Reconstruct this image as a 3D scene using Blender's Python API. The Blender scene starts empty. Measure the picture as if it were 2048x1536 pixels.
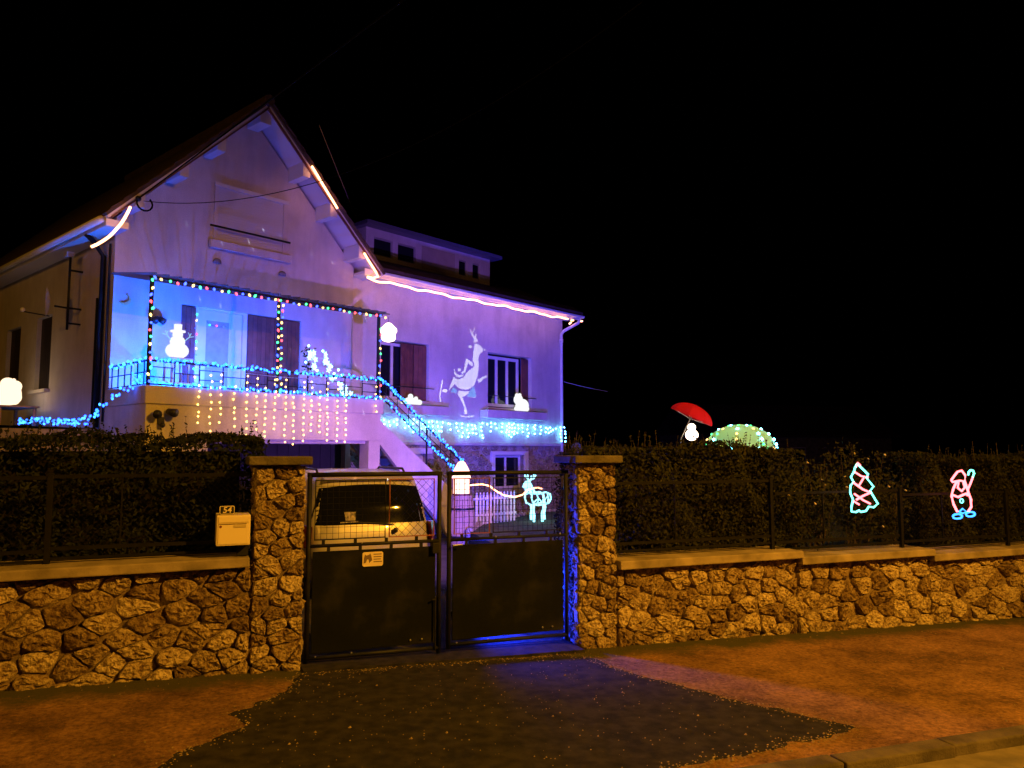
import bpy, bmesh, math, random
import numpy as np
from mathutils import Vector, Matrix
from mathutils.geometry import tessellate_polygon
R = math.radians
random.seed(7); rng = np.random.default_rng(7)
SC = bpy.context.scene
COL = SC.collection

# ------------------------------------------------------------------ camera, sky, exposure
PITCH = 5.0
cam = bpy.data.cameras.new('camera'); cam.lens = 27.03; cam.sensor_width = 36; cam.clip_end = 500
co = bpy.data.objects.new('camera', cam); COL.objects.link(co)
co.location = (0, 0, 1.9); co.rotation_euler = (R(90 + PITCH), 0, 0)
SC.camera = co
W_ = bpy.data.worlds.new('World'); SC.world = W_; W_.use_nodes = True
wn = W_.node_tree.nodes; wl = W_.node_tree.links
sky = wn.new('ShaderNodeTexSky'); sky.sky_type = 'NISHITA'; sky.sun_disc = False
sky.sun_elevation = R(-6); sky.sun_rotation = R(200)
wl.new(sky.outputs[0], wn['Background'].inputs[0]); wn['Background'].inputs[1].default_value = 0.03
SC.view_settings.view_transform = 'Standard'; SC.view_settings.look = 'None'
SC.view_settings.exposure = 0.0; SC.view_settings.gamma = 1.0
SC.cycles.use_denoising = True
SC.cycles.sample_clamp_indirect = 6.0
SC.cycles.max_bounces = 6; SC.cycles.diffuse_bounces = 3; SC.cycles.glossy_bounces = 3
SC.cycles.caustics_reflective = False; SC.cycles.caustics_refractive = False

# ------------------------------------------------------------------ frames: house and street wall
H_O = Vector((-6.860, 13.036, 0)); H_A = R(48.4)      # x along the facade, y back into the house
W_O = Vector((-1.836, 6.898, 0)); W_A = R(22.5)       # x along the street wall, y into the garden
FR = {'H': (H_O, H_A), 'W': (W_O, W_A), 'G': (Vector((0, 0, 0)), 0.0)}
def fmat(f):
    o, a = FR[f]; return Matrix.Translation(o) @ Matrix.Rotation(a, 4, 'Z')
def to_world(f, p): return fmat(f) @ Vector(p)
def gz(u, v):
    k = 1.0 if v <= 0.3 else max(0.0, 1 - (v - 0.3) / 2.0)
    return -0.033 * u * k

# ------------------------------------------------------------------ materials
MATS = {}
def nodes_of(name):
    m = bpy.data.materials.new(name); m.use_nodes = True
    nt = m.node_tree; return m, nt.nodes, nt.links, nt.nodes['Principled BSDF']
def mat(name, c1, c2=None, rough=.7, metal=0.0, scale=6.0, detail=5, bump=0.0, bscale=None, c3=None, vary=0.0, spec=.5, bdist=.02, coat=0.0):
    if name in MATS: return MATS[name]
    m, N, L, b = nodes_of(name)
    b.inputs['Roughness'].default_value = rough; b.inputs['Metallic'].default_value = metal
    b.inputs['Specular IOR Level'].default_value = spec
    b.inputs['Coat Weight'].default_value = coat
    tc = N.new('ShaderNodeTexCoord')
    col = None
    if c2 is not None:
        n = N.new('ShaderNodeTexNoise'); n.inputs['Scale'].default_value = scale; n.inputs['Detail'].default_value = detail
        L.new(tc.outputs['Object'], n.inputs['Vector'])
        r = N.new('ShaderNodeValToRGB'); r.color_ramp.elements[0].position = .35; r.color_ramp.elements[1].position = .65
        r.color_ramp.elements[0].color = (*c1, 1); r.color_ramp.elements[1].color = (*c2, 1)
        if c3 is not None:
            e = r.color_ramp.elements.new(.5); e.color = (*c3, 1)
        L.new(n.outputs['Fac'], r.inputs['Fac']); col = r.outputs['Color']
    if vary:
        oi = N.new('ShaderNodeObjectInfo'); mr = N.new('ShaderNodeMapRange')
        mr.inputs['To Min'].default_value = 1 - vary; mr.inputs['To Max'].default_value = 1 + vary
        L.new(oi.outputs['Random'], mr.inputs['Value'])
        mx = N.new('ShaderNodeMix'); mx.data_type = 'RGBA'; mx.blend_type = 'MULTIPLY'; mx.inputs[0].default_value = 1
        if col: L.new(col, mx.inputs[6])
        else: mx.inputs[6].default_value = (*c1, 1)
        L.new(mr.outputs[0], mx.inputs[7]); col = mx.outputs[2]
    if col: L.new(col, b.inputs['Base Color'])
    else: b.inputs['Base Color'].default_value = (*c1, 1)
    if bump:
        n2 = N.new('ShaderNodeTexNoise'); n2.inputs['Scale'].default_value = bscale or scale * 4; n2.inputs['Detail'].default_value = 8
        n2.inputs['Roughness'].default_value = .65
        L.new(tc.outputs['Object'], n2.inputs['Vector'])
        bp = N.new('ShaderNodeBump'); bp.inputs['Strength'].default_value = bump; bp.inputs['Distance'].default_value = bdist
        L.new(n2.outputs['Fac'], bp.inputs['Height']); L.new(bp.outputs[0], b.inputs['Normal'])
    MATS[name] = m; return m
def emit(name, c, s=1.0):
    if name in MATS: return MATS[name]
    m = bpy.data.materials.new(name); m.use_nodes = True; nt = m.node_tree
    nt.nodes.remove(nt.nodes['Principled BSDF']); e = nt.nodes.new('ShaderNodeEmission')
    e.inputs[0].default_value = (*c, 1); e.inputs[1].default_value = s
    nt.links.new(e.outputs[0], nt.nodes['Material Output'].inputs[0]); MATS[name] = m; return m
def glassy(name, c, rough=.05, trans=0.0):
    m, N, L, b = nodes_of(name); b.inputs['Base Color'].default_value = (*c, 1); b.inputs['Roughness'].default_value = rough
    b.inputs['Specular IOR Level'].default_value = .6; b.inputs['Transmission Weight'].default_value = trans
    MATS[name] = m; return m
def stone_mat(name, ca, cb, cc, vary=.3):
    m, N, L, b = nodes_of(name); b.inputs['Roughness'].default_value = .92; b.inputs['Specular IOR Level'].default_value = .25
    tc = N.new('ShaderNodeTexCoord'); oi = N.new('ShaderNodeObjectInfo')
    n = N.new('ShaderNodeTexNoise'); n.inputs['Scale'].default_value = 7; n.inputs['Detail'].default_value = 7; n.inputs['Roughness'].default_value = .65
    L.new(tc.outputs['Object'], n.inputs['Vector'])
    ad = N.new('ShaderNodeMath'); ad.operation = 'MULTIPLY_ADD'; ad.inputs[1].default_value = .46; 
    L.new(oi.outputs['Random'], ad.inputs[0]); L.new(n.outputs['Fac'], ad.inputs[2])
    r = N.new('ShaderNodeValToRGB'); E_ = r.color_ramp.elements
    E_[0].position = .4; E_[0].color = (*ca, 1); E_[1].position = .98; E_[1].color = (*cc, 1); e = E_.new(.65); e.color = (*cb, 1)
    L.new(ad.outputs[0], r.inputs['Fac'])
    # rusty pits of the millstone
    v = N.new('ShaderNodeTexNoise'); v.inputs['Scale'].default_value = 32; v.inputs['Detail'].default_value = 4
    L.new(tc.outputs['Object'], v.inputs['Vector'])
    vr = N.new('ShaderNodeValToRGB'); vr.color_ramp.elements[0].position = .36; vr.color_ramp.elements[0].color = (.35, .25, .18, 1)
    vr.color_ramp.elements[1].position = .5; vr.color_ramp.elements[1].color = (1, 1, 1, 1); L.new(v.outputs['Fac'], vr.inputs['Fac'])
    mx = N.new('ShaderNodeMix'); mx.data_type = 'RGBA'; mx.blend_type = 'MULTIPLY'; mx.inputs[0].default_value = .8
    L.new(r.outputs['Color'], mx.inputs[6]); L.new(vr.outputs['Color'], mx.inputs[7]); L.new(mx.outputs[2], b.inputs['Base Color'])
    n2 = N.new('ShaderNodeTexNoise'); n2.inputs['Scale'].default_value = 16; n2.inputs['Detail'].default_value = 9; n2.inputs['Roughness'].default_value = .7
    L.new(tc.outputs['Object'], n2.inputs['Vector'])
    ht = N.new('ShaderNodeMath'); ht.operation = 'MULTIPLY_ADD'; ht.inputs[1].default_value = 1.0
    L.new(n2.outputs['Fac'], ht.inputs[0]); L.new(v.outputs['Fac'], ht.inputs[2])
    bp = N.new('ShaderNodeBump'); bp.inputs['Strength'].default_value = 1.0; bp.inputs['Distance'].default_value = .045
    L.new(ht.outputs[0], bp.inputs['Height']); L.new(bp.outputs[0], b.inputs['Normal'])
    MATS[name] = m; return m

M_STONE = stone_mat('millstone', (.11, .065, .035), (.34, .245, .14), (.66, .54, .36))
M_STONE2 = stone_mat('plinth_stone', (.3, .24, .2), (.42, .36, .3), (.55, .48, .4))
M_MORTAR = mat('mortar', (.13, .095, .06), (.26, .19, .125), rough=.95, scale=5, bump=.9, bscale=40)
M_CAP = mat('weathered_cap', (.07, .06, .045), (.16, .135, .10), rough=.95, scale=6, detail=9, bump=.8, bscale=40)
M_CONC = mat('concrete', (.16, .13, .09), (.34, .28, .21), rough=.9, scale=4, bump=.5, bscale=60, bdist=.01)
def plaster():
    m, N, L, b = nodes_of('plaster'); b.inputs['Roughness'].default_value = .92; b.inputs['Specular IOR Level'].default_value = .2
    tc = N.new('ShaderNodeTexCoord'); mp = N.new('ShaderNodeMapping'); mp.inputs['Scale'].default_value = (1.6, 1.6, .25); L.new(tc.outputs['Object'], mp.inputs[0])
    def nz(sc, d, r, src):
        n = N.new('ShaderNodeTexNoise'); n.inputs['Scale'].default_value = sc; n.inputs['Detail'].default_value = d; n.inputs['Roughness'].default_value = r; L.new(src, n.inputs['Vector']); return n
    def ramp(n, p0, c0, p1, c1):
        r = N.new('ShaderNodeValToRGB'); e = r.color_ramp.elements; e[0].position = p0; e[0].color = (*c0, 1); e[1].position = p1; e[1].color = (*c1, 1); L.new(n.outputs['Fac'], r.inputs['Fac']); return r
    def mul(a, b_, f):
        x = N.new('ShaderNodeMix'); x.data_type = 'RGBA'; x.blend_type = 'MULTIPLY'; x.inputs[0].default_value = f; L.new(a, x.inputs[6]); L.new(b_, x.inputs[7]); return x.outputs[2]
    a = ramp(nz(.9, 6, .6, tc.outputs['Object']), .3, (.56, .50, .44), .68, (.76, .70, .63))
    st = ramp(nz(1.6, 5, .6, mp.outputs[0]), .36, (.72, .70, .68), .55, (1, 1, 1))
    gr = ramp(nz(55, 3, .7, tc.outputs['Object']), .3, (.84, .84, .84), .65, (1.06, 1.06, 1.06))
    L.new(mul(mul(a.outputs[0], st.outputs[0], .45), gr.outputs[0], 1.0), b.inputs['Base Color'])
    bp = N.new('ShaderNodeBump'); bp.inputs['Strength'].default_value = .55; bp.inputs['Distance'].default_value = .012
    L.new(nz(70, 6, .7, tc.outputs['Object']).outputs['Fac'], bp.inputs['Height']); L.new(bp.outputs[0], b.inputs['Normal']); return m
M_WALL = plaster()
M_WHITE = mat('white_paint', (.78, .77, .74), (.70, .69, .66), rough=.5, scale=3)
M_SOFFIT = mat('soffit_paint', (.74, .72, .70), rough=.6)
M_BROWN = mat('brown_wood', (.13, .045, .035), (.20, .075, .05), rough=.6, scale=5, bump=.3, bscale=30, vary=.15)
M_ROOF = mat('roof_tile', (.07, .045, .035), (.11, .07, .05), rough=.85, scale=5, bump=.8, bscale=20, vary=.2)
M_IRON = mat('dark_iron', (.008, .009, .011), (.018, .018, .018), rough=.55, spec=.18, scale=9)
M_GATE = mat('gate_paint', (.0035, .0045, .0045), (.017, .017, .016), rough=.75, spec=.1, scale=2.4, detail=8, bump=.25, bscale=14, c3=(.005, .006, .006), bdist=.01)
M_RUST = mat('red_primer', (.32, .10, .06), (.22, .08, .05), rough=.8, scale=12)
M_GALV = mat('galvanised', (.42, .42, .40), (.3, .3, .3), rough=.45, metal=.6, scale=15)
M_GLASS = glassy('dark_glass', (.012, .014, .02), .04)
M_GRASS = mat('lawn', (.03, .05, .015), (.06, .07, .03), rough=.95, scale=8, bump=.9, bscale=60)
M_SOIL = mat('garden_ground', (.05, .045, .03), (.09, .08, .06), rough=.95, scale=3, bump=.8, bscale=25)
M_CREAM = mat('cream_enamel', (.76, .66, .46), rough=.35, spec=.4)
M_BLACK = mat('black_plastic', (.012, .012, .013), rough=.45)
M_DGREY = mat('asphalt', (.012, .0115, .011), (.032, .029, .027), rough=.95, spec=.15, scale=9, detail=9, bump=.6, bscale=170, bdist=.008)
M_ROAD = mat('road_asphalt', (.10, .085, .07), (.17, .14, .115), rough=.9, scale=6, detail=9, bump=.6, bscale=150, bdist=.008)
M_CABLE = mat('black_cable', (.004, .004, .004), rough=.8, spec=.05)
M_WCABLE = mat('white_cable', (.7, .7, .7), rough=.5)
M_GCABLE = mat('green_wire', (.02, .05, .03), rough=.6)

# ------------------------------------------------------------------ mesh builder
class MB:
    def __init__(s): s.v = []; s.f = []
    def add(s, vs, fs):
        o = len(s.v); s.v += [tuple(p) for p in vs]; s.f += [tuple(i + o for i in f) for f in fs]; return s
    def box(s, x0, x1, y0, y1, z0, z1):
        return s.add([(x0, y0, z0), (x1, y0, z0), (x1, y1, z0), (x0, y1, z0), (x0, y0, z1), (x1, y0, z1), (x1, y1, z1), (x0, y1, z1)],
                     [(0, 3, 2, 1), (4, 5, 6, 7), (0, 1, 5, 4), (1, 2, 6, 5), (2, 3, 7, 6), (3, 0, 4, 7)])
    def hexa(s, p):  # 8 points: bottom 4 then top 4
        return s.add(p, [(0, 3, 2, 1), (4, 5, 6, 7), (0, 1, 5, 4), (1, 2, 6, 5), (2, 3, 7, 6), (3, 0, 4, 7)])
    def bar(s, a, b, w, h=None):  # square bar between two points
        return s.tube([a, b], w * .5 * 1.414, 4, ph=math.pi / 4)
    def tube(s, pts, r, n=6, closed=False, ph=0.0):
        P = [Vector(p) for p in pts]; m = len(P); rs = r if isinstance(r, (list, tuple)) else [r] * m
        vs = []; up = Vector((0, 0, 1))
        for i, p in enumerate(P):
            if closed: t = P[(i + 1) % m] - P[i - 1]
            else: t = P[min(i + 1, m - 1)] - P[max(i - 1, 0)]
            if t.length < 1e-9: t = Vector((0, 0, 1))
            t.normalize()
            ref = up if abs(t.z) < .95 else Vector((0, 1, 0))
            a = t.cross(ref).normalized(); b = a.cross(t)
            for k in range(n):
                th = 2 * math.pi * k / n + ph
                vs.append(p + (a * math.cos(th) + b * math.sin(th)) * rs[i])
        fs = []
        for i in range(m if closed else m - 1):
            j = (i + 1) % m
            for k in range(n):
                k2 = (k + 1) % n; fs.append((i * n + k, i * n + k2, j * n + k2, j * n + k))
        if not closed:
            fs.append(tuple(range(n))); fs.append(tuple(range((m - 1) * n, m * n))[::-1])
        return s.add(vs, fs)
    def lathe(s, prof, n=12, c=(0, 0, 0), sx=1.0, sy=1.0):
        vs = []; fs = []; m = len(prof)
        for r, z in prof:
            for k in range(n):
                th = 2 * math.pi * k / n; vs.append((c[0] + r * sx * math.cos(th), c[1] + r * sy * math.sin(th), c[2] + z))
        for i in range(m - 1):
            for k in range(n):
                k2 = (k + 1) % n; fs.append((i * n + k, i * n + k2, (i + 1) * n + k2, (i + 1) * n + k))
        fs.append(tuple(range(n))[::-1]); fs.append(tuple(range((m - 1) * n, m * n)))
        return s.add(vs, fs)
    def ball(s, c, r, n=12, m=8, sz=1.0):
        return s.lathe([(max(1e-4, r * math.sin(math.pi * i / m)), -r * sz * math.cos(math.pi * i / m)) for i in range(m + 1)], n, c)
    def prism(s, poly, d0, d1, fn, holes=()):
        """poly in 2D, extruded between depths d0 and d1; fn(a,b,d)->xyz"""
        loops = [list(poly)] + [list(h) for h in holes]
        flat = [p for l in loops for p in l]; n = len(flat)
        tri = tessellate_polygon([[Vector((p[0], p[1], 0)) for p in l] for l in loops])
        vs = [fn(p[0], p[1], d0) for p in flat] + [fn(p[0], p[1], d1) for p in flat]
        fs = [tuple(t) for t in tri] + [tuple(i + n for i in t[::-1]) for t in tri]
        o = 0
        for l in loops:
            for i in range(len(l)):
                j = (i + 1) % len(l); fs.append((o + i, o + j, n + o + j, n + o + i))
            o += len(l)
        return s.add(vs, fs)
    def mesh(s, name, smooth=False, off=(0, 0, 0)):
        me = bpy.data.meshes.new(name)
        me.from_pydata([(p[0] - off[0], p[1] - off[1], p[2] - off[2]) for p in s.v], [], s.f); me.update()
        bm = bmesh.new(); bm.from_mesh(me); bmesh.ops.recalc_face_normals(bm, faces=bm.faces); bm.to_mesh(me); bm.free()
        if smooth: me.polygons.foreach_set('use_smooth', [True] * len(me.polygons))
        return me
OFF = {}
def tag(o, label=None, cat=None, group=None, kind=None):
    if label: o['label'] = label
    if cat: o['category'] = cat
    if group: o['group'] = group
    if kind: o['kind'] = kind
    return o
def thing(name, label, cat, f, loc, group=None):
    o = bpy.data.objects.new(name, None); COL.objects.link(o); o.empty_display_size = .1
    M = fmat(f); o.location = M @ Vector(loc); o.rotation_euler = (0, 0, FR[f][1])
    OFF[o.name] = Vector(loc); return tag(o, label, cat, group)
def part(name, mb, m, parent, smooth=False, bevel=0.0, kind=None, label=None):
    """mesh part; its geometry is given in the frame of its thing"""
    off = OFF[parent.name]
    o = bpy.data.objects.new(name, mb.mesh(name, smooth, off)); COL.objects.link(o); o.parent = parent
    if m: o.data.materials.append(m)
    OFF[o.name] = off
    if bevel:
        b = o.modifiers.new('bevel', 'BEVEL'); b.width = bevel; b.segments = 2; b.limit_method = 'ANGLE'
    return tag(o, label=label, kind=kind)
def inst(name, me, parent, loc, rot=(0, 0, 0), scale=(1, 1, 1)):
    """small piece that shares mesh data, loc in the frame of its thing"""
    o = bpy.data.objects.new(name, me); COL.objects.link(o); o.parent = parent
    o.location = Vector(loc) - OFF[parent.name]; o.rotation_euler = rot; o.scale = scale; return o
def solo(name, mb, m, f, loc, label, cat, group=None, smooth=False, bevel=0.0, kind=None):
    o = bpy.data.objects.new(name, mb.mesh(name, smooth, loc)); COL.objects.link(o)
    o.location = to_world(f, loc); o.rotation_euler = (0, 0, FR[f][1]); o.data.materials.append(m); OFF[o.name] = Vector(loc)
    if bevel:
        b = o.modifiers.new('bevel', 'BEVEL'); b.width = bevel; b.segments = 2; b.limit_method = 'ANGLE'
    return tag(o, label, cat, group, kind)
def lamp(name, typ, parent, loc, power, color, radius=.05, aim=None, size=60, blend=.5, f='H'):
    """a real light source that belongs to its fixture; loc and aim in frame f"""
    l = bpy.data.lights.new(name, typ); l.energy = power; l.color = color
    l.shadow_soft_size = radius
    if typ == 'SPOT': l.spot_size = R(size); l.spot_blend = blend
    o = bpy.data.objects.new(name, l); COL.objects.link(o); o.parent = parent
    o.location = Vector(loc) - OFF[parent.name]
    if aim is not None:
        d = Vector(aim) - Vector(loc); o.rotation_euler = d.to_track_quat('-Z', 'Y').to_euler()
    return o
def text_mesh(s, size, shear=0.0, ext=.002):
    cu = bpy.data.curves.new('t', 'FONT'); cu.body = s; cu.size = size; cu.extrude = ext; cu.align_x = 'CENTER'; cu.align_y = 'CENTER'; cu.shear = shear
    cu.resolution_u = 3; cu.offset = .0012
    o = bpy.data.objects.new('t', cu); COL.objects.link(o); bpy.context.view_layer.update()
    me = bpy.data.meshes.new_from_object(o.evaluated_get(bpy.context.evaluated_depsgraph_get()))
    bpy.data.objects.remove(o); return me

# ------------------------------------------------------------------ ground, pavement, road
def sheet(name, us, vs, zf, m, f='W'):
    mb = MB(); nu, nv = len(us), len(vs)
    mb.add([(u, v, zf(u, v)) for u in us for v in vs], [(i * nv + j, (i + 1) * nv + j, (i + 1) * nv + j + 1, i * nv + j + 1) for i in range(nu - 1) for j in range(nv - 1)])
    o = bpy.data.objects.new(name, mb.mesh(name, True)); COL.objects.link(o); o.location = FR[f][0]; o.rotation_euler = (0, 0, FR[f][1])
    o.data.materials.append(m); OFF[o.name] = Vector((0, 0, 0)); o['kind'] = 'structure'; return o
def g_base(u, v): return gz(max(-30, min(30, u)), v) - (.22 if v < .05 else 0.0)
us = [-160, -60, -30] + list(np.arange(-20, 31, 2.0)) + [45, 80, 200]
sheet('ground', us, [-120, -40, -20, -10, -5, -2, .04, .06, .3, .8, 1.3, 1.8, 2.3, 4, 8, 14, 25, 50, 120, 240], g_base, M_SOIL)
def bumps(u, v): return 0.0
# pavement of beaten sand and gravel with a mossy strip along the wall
def pavement_mat():
    m, N, L, b = nodes_of('sandy_pavement'); b.inputs['Roughness'].default_value = .95; b.inputs['Specular IOR Level'].default_value = .2
    tc = N.new('ShaderNodeTexCoord')
    def noise(s, d, r=.6):
        n = N.new('ShaderNodeTexNoise'); n.inputs['Scale'].default_value = s; n.inputs['Detail'].default_value = d; n.inputs['Roughness'].default_value = r
        L.new(tc.outputs['Object'], n.inputs['Vector']); return n
    n1 = noise(1.3, 9, .72); n2 = noise(26, 7, .75); n3 = noise(2.3, 7, .7)
    r1 = N.new('ShaderNodeValToRGB'); e = r1.color_ramp.elements; e[0].position = .36; e[0].color = (.13, .072, .04, 1); e[1].position = .6; e[1].color = (.38, .215, .12, 1)
    L.new(n1.outputs['Fac'], r1.inputs['Fac'])
    r2 = N.new('ShaderNodeValToRGB'); e = r2.color_ramp.elements; e[0].position = .36; e[0].color = (.45, .43, .4, 1); e[1].position = .66; e[1].color = (1.3, 1.27, 1.22, 1)
    L.new(n2.outputs['Fac'], r2.inputs['Fac'])
    mx = N.new('ShaderNodeMix'); mx.data_type = 'RGBA'; mx.blend_type = 'MULTIPLY'; mx.inputs[0].default_value = 1
    L.new(r1.outputs[0], mx.inputs[6]); L.new(r2.outputs[0], mx.inputs[7])
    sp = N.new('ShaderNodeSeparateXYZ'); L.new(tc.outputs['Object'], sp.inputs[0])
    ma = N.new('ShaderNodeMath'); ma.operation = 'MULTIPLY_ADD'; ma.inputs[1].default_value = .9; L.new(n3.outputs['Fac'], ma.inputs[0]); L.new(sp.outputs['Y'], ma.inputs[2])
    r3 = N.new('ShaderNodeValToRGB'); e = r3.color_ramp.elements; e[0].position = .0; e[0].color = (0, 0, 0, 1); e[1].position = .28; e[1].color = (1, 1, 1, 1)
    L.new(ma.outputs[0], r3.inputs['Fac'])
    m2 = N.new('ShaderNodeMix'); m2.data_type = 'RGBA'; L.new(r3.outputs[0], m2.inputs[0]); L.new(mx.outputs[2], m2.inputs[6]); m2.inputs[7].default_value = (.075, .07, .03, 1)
    L.new(m2.outputs[2], b.inputs['Base Color'])
    bp = N.new('ShaderNodeBump'); bp.inputs['Strength'].default_value = 1.0; bp.inputs['Distance'].default_value = .035
    n4 = noise(60, 8, .7); L.new(n4.outputs['Fac'], bp.inputs['Height']); L.new(bp.outputs[0], b.inputs['Normal'])
    return m
sheet('pavement', np.arange(-14, 24.1, .25), np.arange(-3.02, .061, .22), lambda u, v: gz(u, 0) + bumps(u, v), pavement_mat())
sheet('road', [-120, -40] + list(np.arange(-14, 25, 1.0)) + [60, 150], [-16, -12, -9, -7, -5, -4, -3.14], lambda u, v: gz(max(-30, min(30, u)), 0) - .075 + .02 * (1 - abs((v + 6.5) / 4) if v > -10 else -.2), M_ROAD)
# dark asphalt apron in front of the gate, ragged edge
def lerp_poly(pts, step=.12, jit=.03):
    out = []
    for i in range(len(pts)):
        a = Vector(pts[i]); b_ = Vector(pts[(i + 1) % len(pts)]); n = max(1, int((b_ - a).length / step))
        for k in range(n):
            p = a.lerp(b_, k / n); out.append((p.x + random.uniform(-jit, jit), p.y + random.uniform(-jit, jit)))
    return out
apron = lerp_poly([(-.02, -.13), (-.25, -.62), (-.62, -1.05), (-.5, -1.3), (-1.0, -1.75), (-1.25, -2.45), (-1.0, -2.9), (1.4, -2.93), (2.2, -2.86), (3.0, -2.80), (3.62, -2.68), (3.2, -1.85), (2.75, -.8), (2.62, -.28), (2.4, -.14)], .2, .03)
def ragged(P, amp):
    for _ in range(3):
        Q = []
        for i in range(len(P)):
            a, b_ = P[i], P[(i + 1) % len(P)]; dx, dy = b_[0] - a[0], b_[1] - a[1]; k = random.gauss(0, amp)
            Q += [a, ((a[0] + b_[0]) / 2 - dy * k, (a[1] + b_[1]) / 2 + dx * k)]
        P = Q
    return P
apron = ragged(apron, .11)
mb = MB(); tri = tessellate_polygon([[Vector((p[0], p[1], 0)) for p in apron]])
bm = bmesh.new(); vs_ = [bm.verts.new((p[0], p[1], 0)) for p in apron]
for t in tri: bm.faces.new([vs_[i] for i in t])
bmesh.ops.subdivide_edges(bm, edges=[e for e in bm.edges if e.calc_length() > .3], cuts=5, use_grid_fill=True)
bmesh.ops.triangulate(bm, faces=bm.faces)
for v in bm.verts: v.co.z = gz(v.co.x, 0) + bumps(v.co.x, v.co.y) + .004
me = bpy.data.meshes.new('asphalt_apron'); bmesh.ops.recalc_face_normals(bm, faces=bm.faces); bm.to_mesh(me); bm.free()
ap = bpy.data.objects.new('asphalt_apron', me); COL.objects.link(ap); ap.location = W_O; ap.rotation_euler = (0, 0, W_A); me.materials.append(M_DGREY); ap['kind'] = 'structure'
# threshold strip under the gate
th = bpy.data.objects.new('threshold', MB().hexa([(.0, -.12, -.05), (2.72, -.12, -.14), (2.72, .32, -.14), (0, .32, -.05), (.0, -.12, .02), (2.72, -.12, -.06), (2.72, .32, -.06), (0, .32, .02)]).mesh('threshold'))
COL.objects.link(th); th.location = W_O; th.rotation_euler = (0, 0, W_A); th.data.materials.append(M_DGREY); th['kind'] = 'structure'
# kerb
kb = bpy.data.objects.new('kerb', None); COL.objects.link(kb); kb.location = W_O; kb.rotation_euler = (0, 0, W_A); kb['kind'] = 'structure'; OFF[kb.name] = Vector((0, 0, 0))
for i in range(-8, 16):
    u0, u1 = i * 1.0 + .006, i * 1.0 + .994; dz = random.uniform(-.012, .006); dv = random.uniform(-.01, .01)
    def K(u, v, z): return (u, v + dv, gz(u, 0) + z + dz)
    part('kerb_stone', MB().hexa([K(u0, -3.16, -.3), K(u1, -3.16, -.3), K(u1, -3.0, -.3), K(u0, -3.0, -.3), K(u0, -3.15, .012), K(u1, -3.15, .012), K(u1, -3.0, .016), K(u0, -3.0, .016)]), mat('kerb_concrete', (.045, .036, .027), (.11, .09, .07), rough=.95, scale=5, bump=.6, bscale=60), kb, bevel=.012)
# gravel and dead leaves strewn on pavement and apron
mb = MB()
for i in range(2300):
    u = random.uniform(-3.2, 10); v = random.uniform(-3.0, -.05); r = random.uniform(.002, .0075) * (1 if random.random() < .93 else 1.9)
    z = gz(u, 0) + .0045
    a = random.uniform(0, 6.28); c, s = math.cos(a) * r, math.sin(a) * r
    mb.add([(u + c, v + s, z), (u - s * .8, v + c * .8, z), (u - c, v - s, z), (u + s * .8, v - c * .8, z), (u + r * .2, v, z + r * .9)], [(0, 1, 4), (1, 2, 4), (2, 3, 4), (3, 0, 4)])
for i in range(2200):      # sand and grit spilling over the ragged edge of the asphalt
    p0 = apron[random.randrange(len(apron))]; u = p0[0] + random.gauss(0, .05); v = p0[1] + random.gauss(0, .045)
    if v > -.06 or v < -2.98: continue
    r = random.uniform(.003, .011); z = gz(u, 0) + .0045; a = random.uniform(0, 6.28); c, s = math.cos(a) * r, math.sin(a) * r
    mb.add([(u + c, v + s, z), (u - s * .8, v + c * .8, z), (u - c, v - s, z), (u + s * .8, v - c * .8, z), (u + r * .2, v, z + r * .5)], [(0, 1, 4), (1, 2, 4), (2, 3, 4), (3, 0, 4)])
g = solo('gravel', mb, mat('gravel', (.14, .10, .06), (.34, .26, .17), rough=.95, scale=60), 'W', (0, 0, 0), 'fine pale gravel scattered over the sandy pavement and dark apron', 'gravel', kind='stuff')

# ------------------------------------------------------------------ rubble stones
def clip(poly, mx, my, nx, ny):
    out = []; n = len(poly)
    for i in range(n):
        a = poly[i]; b = poly[(i + 1) % n]
        da = (a[0] - mx) * nx + (a[1] - my) * ny; db = (b[0] - mx) * nx + (b[1] - my) * ny
        if da <= 0: out.append(a)
        if (da < 0) != (db < 0) and da != db:
            t = da / (da - db); out.append((a[0] + (b[0] - a[0]) * t, a[1] + (b[1] - a[1]) * t))
    return out
def cells(bound, su, sz_, rnd, jit=.42):
    """irregular stone outlines that fill the polygon bound"""
    x0 = min(p[0] for p in bound); x1 = max(p[0] for p in bound); y0 = min(p[1] for p in bound); y1 = max(p[1] for p in bound)
    pts = []; asp0 = su / sz_; fails = 0
    while fails < 400:
        p = (rnd.uniform(x0 - .02, x1 + .02), rnd.uniform(y0 - .01, y1 + .01)); d = sz_ * rnd.choice((.42, .6, .8, 1.0, 1.3) if fails > 60 else (1.0, 1.25, 1.5))
        if all(((q[0] - p[0]) / asp0) ** 2 + (q[1] - p[1]) ** 2 > d * d for q in pts): pts.append(p); fails = 0
        else: fails += 1
    asp = su / sz_; out = []
    for i, p in enumerate(pts):
        poly = list(bound)
        near = sorted((q for j, q in enumerate(pts) if j != i), key=lambda q: ((q[0] - p[0]) / asp) ** 2 + (q[1] - p[1]) ** 2)[:16]
        for q in near:
            nx, ny = (q[0] - p[0]) / asp ** 2, q[1] - p[1]
            poly = clip(poly, (p[0] + q[0]) / 2, (p[1] + q[1]) / 2, nx, ny)
            if len(poly) < 3: break
        if len(poly) >= 3:
            A = .5 * sum(poly[k][0] * poly[(k + 1) % len(poly)][1] - poly[(k + 1) % len(poly)][0] * poly[k][1] for k in range(len(poly)))
            if abs(A) > su * sz_ * .05: out.append(poly)
    return out
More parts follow.
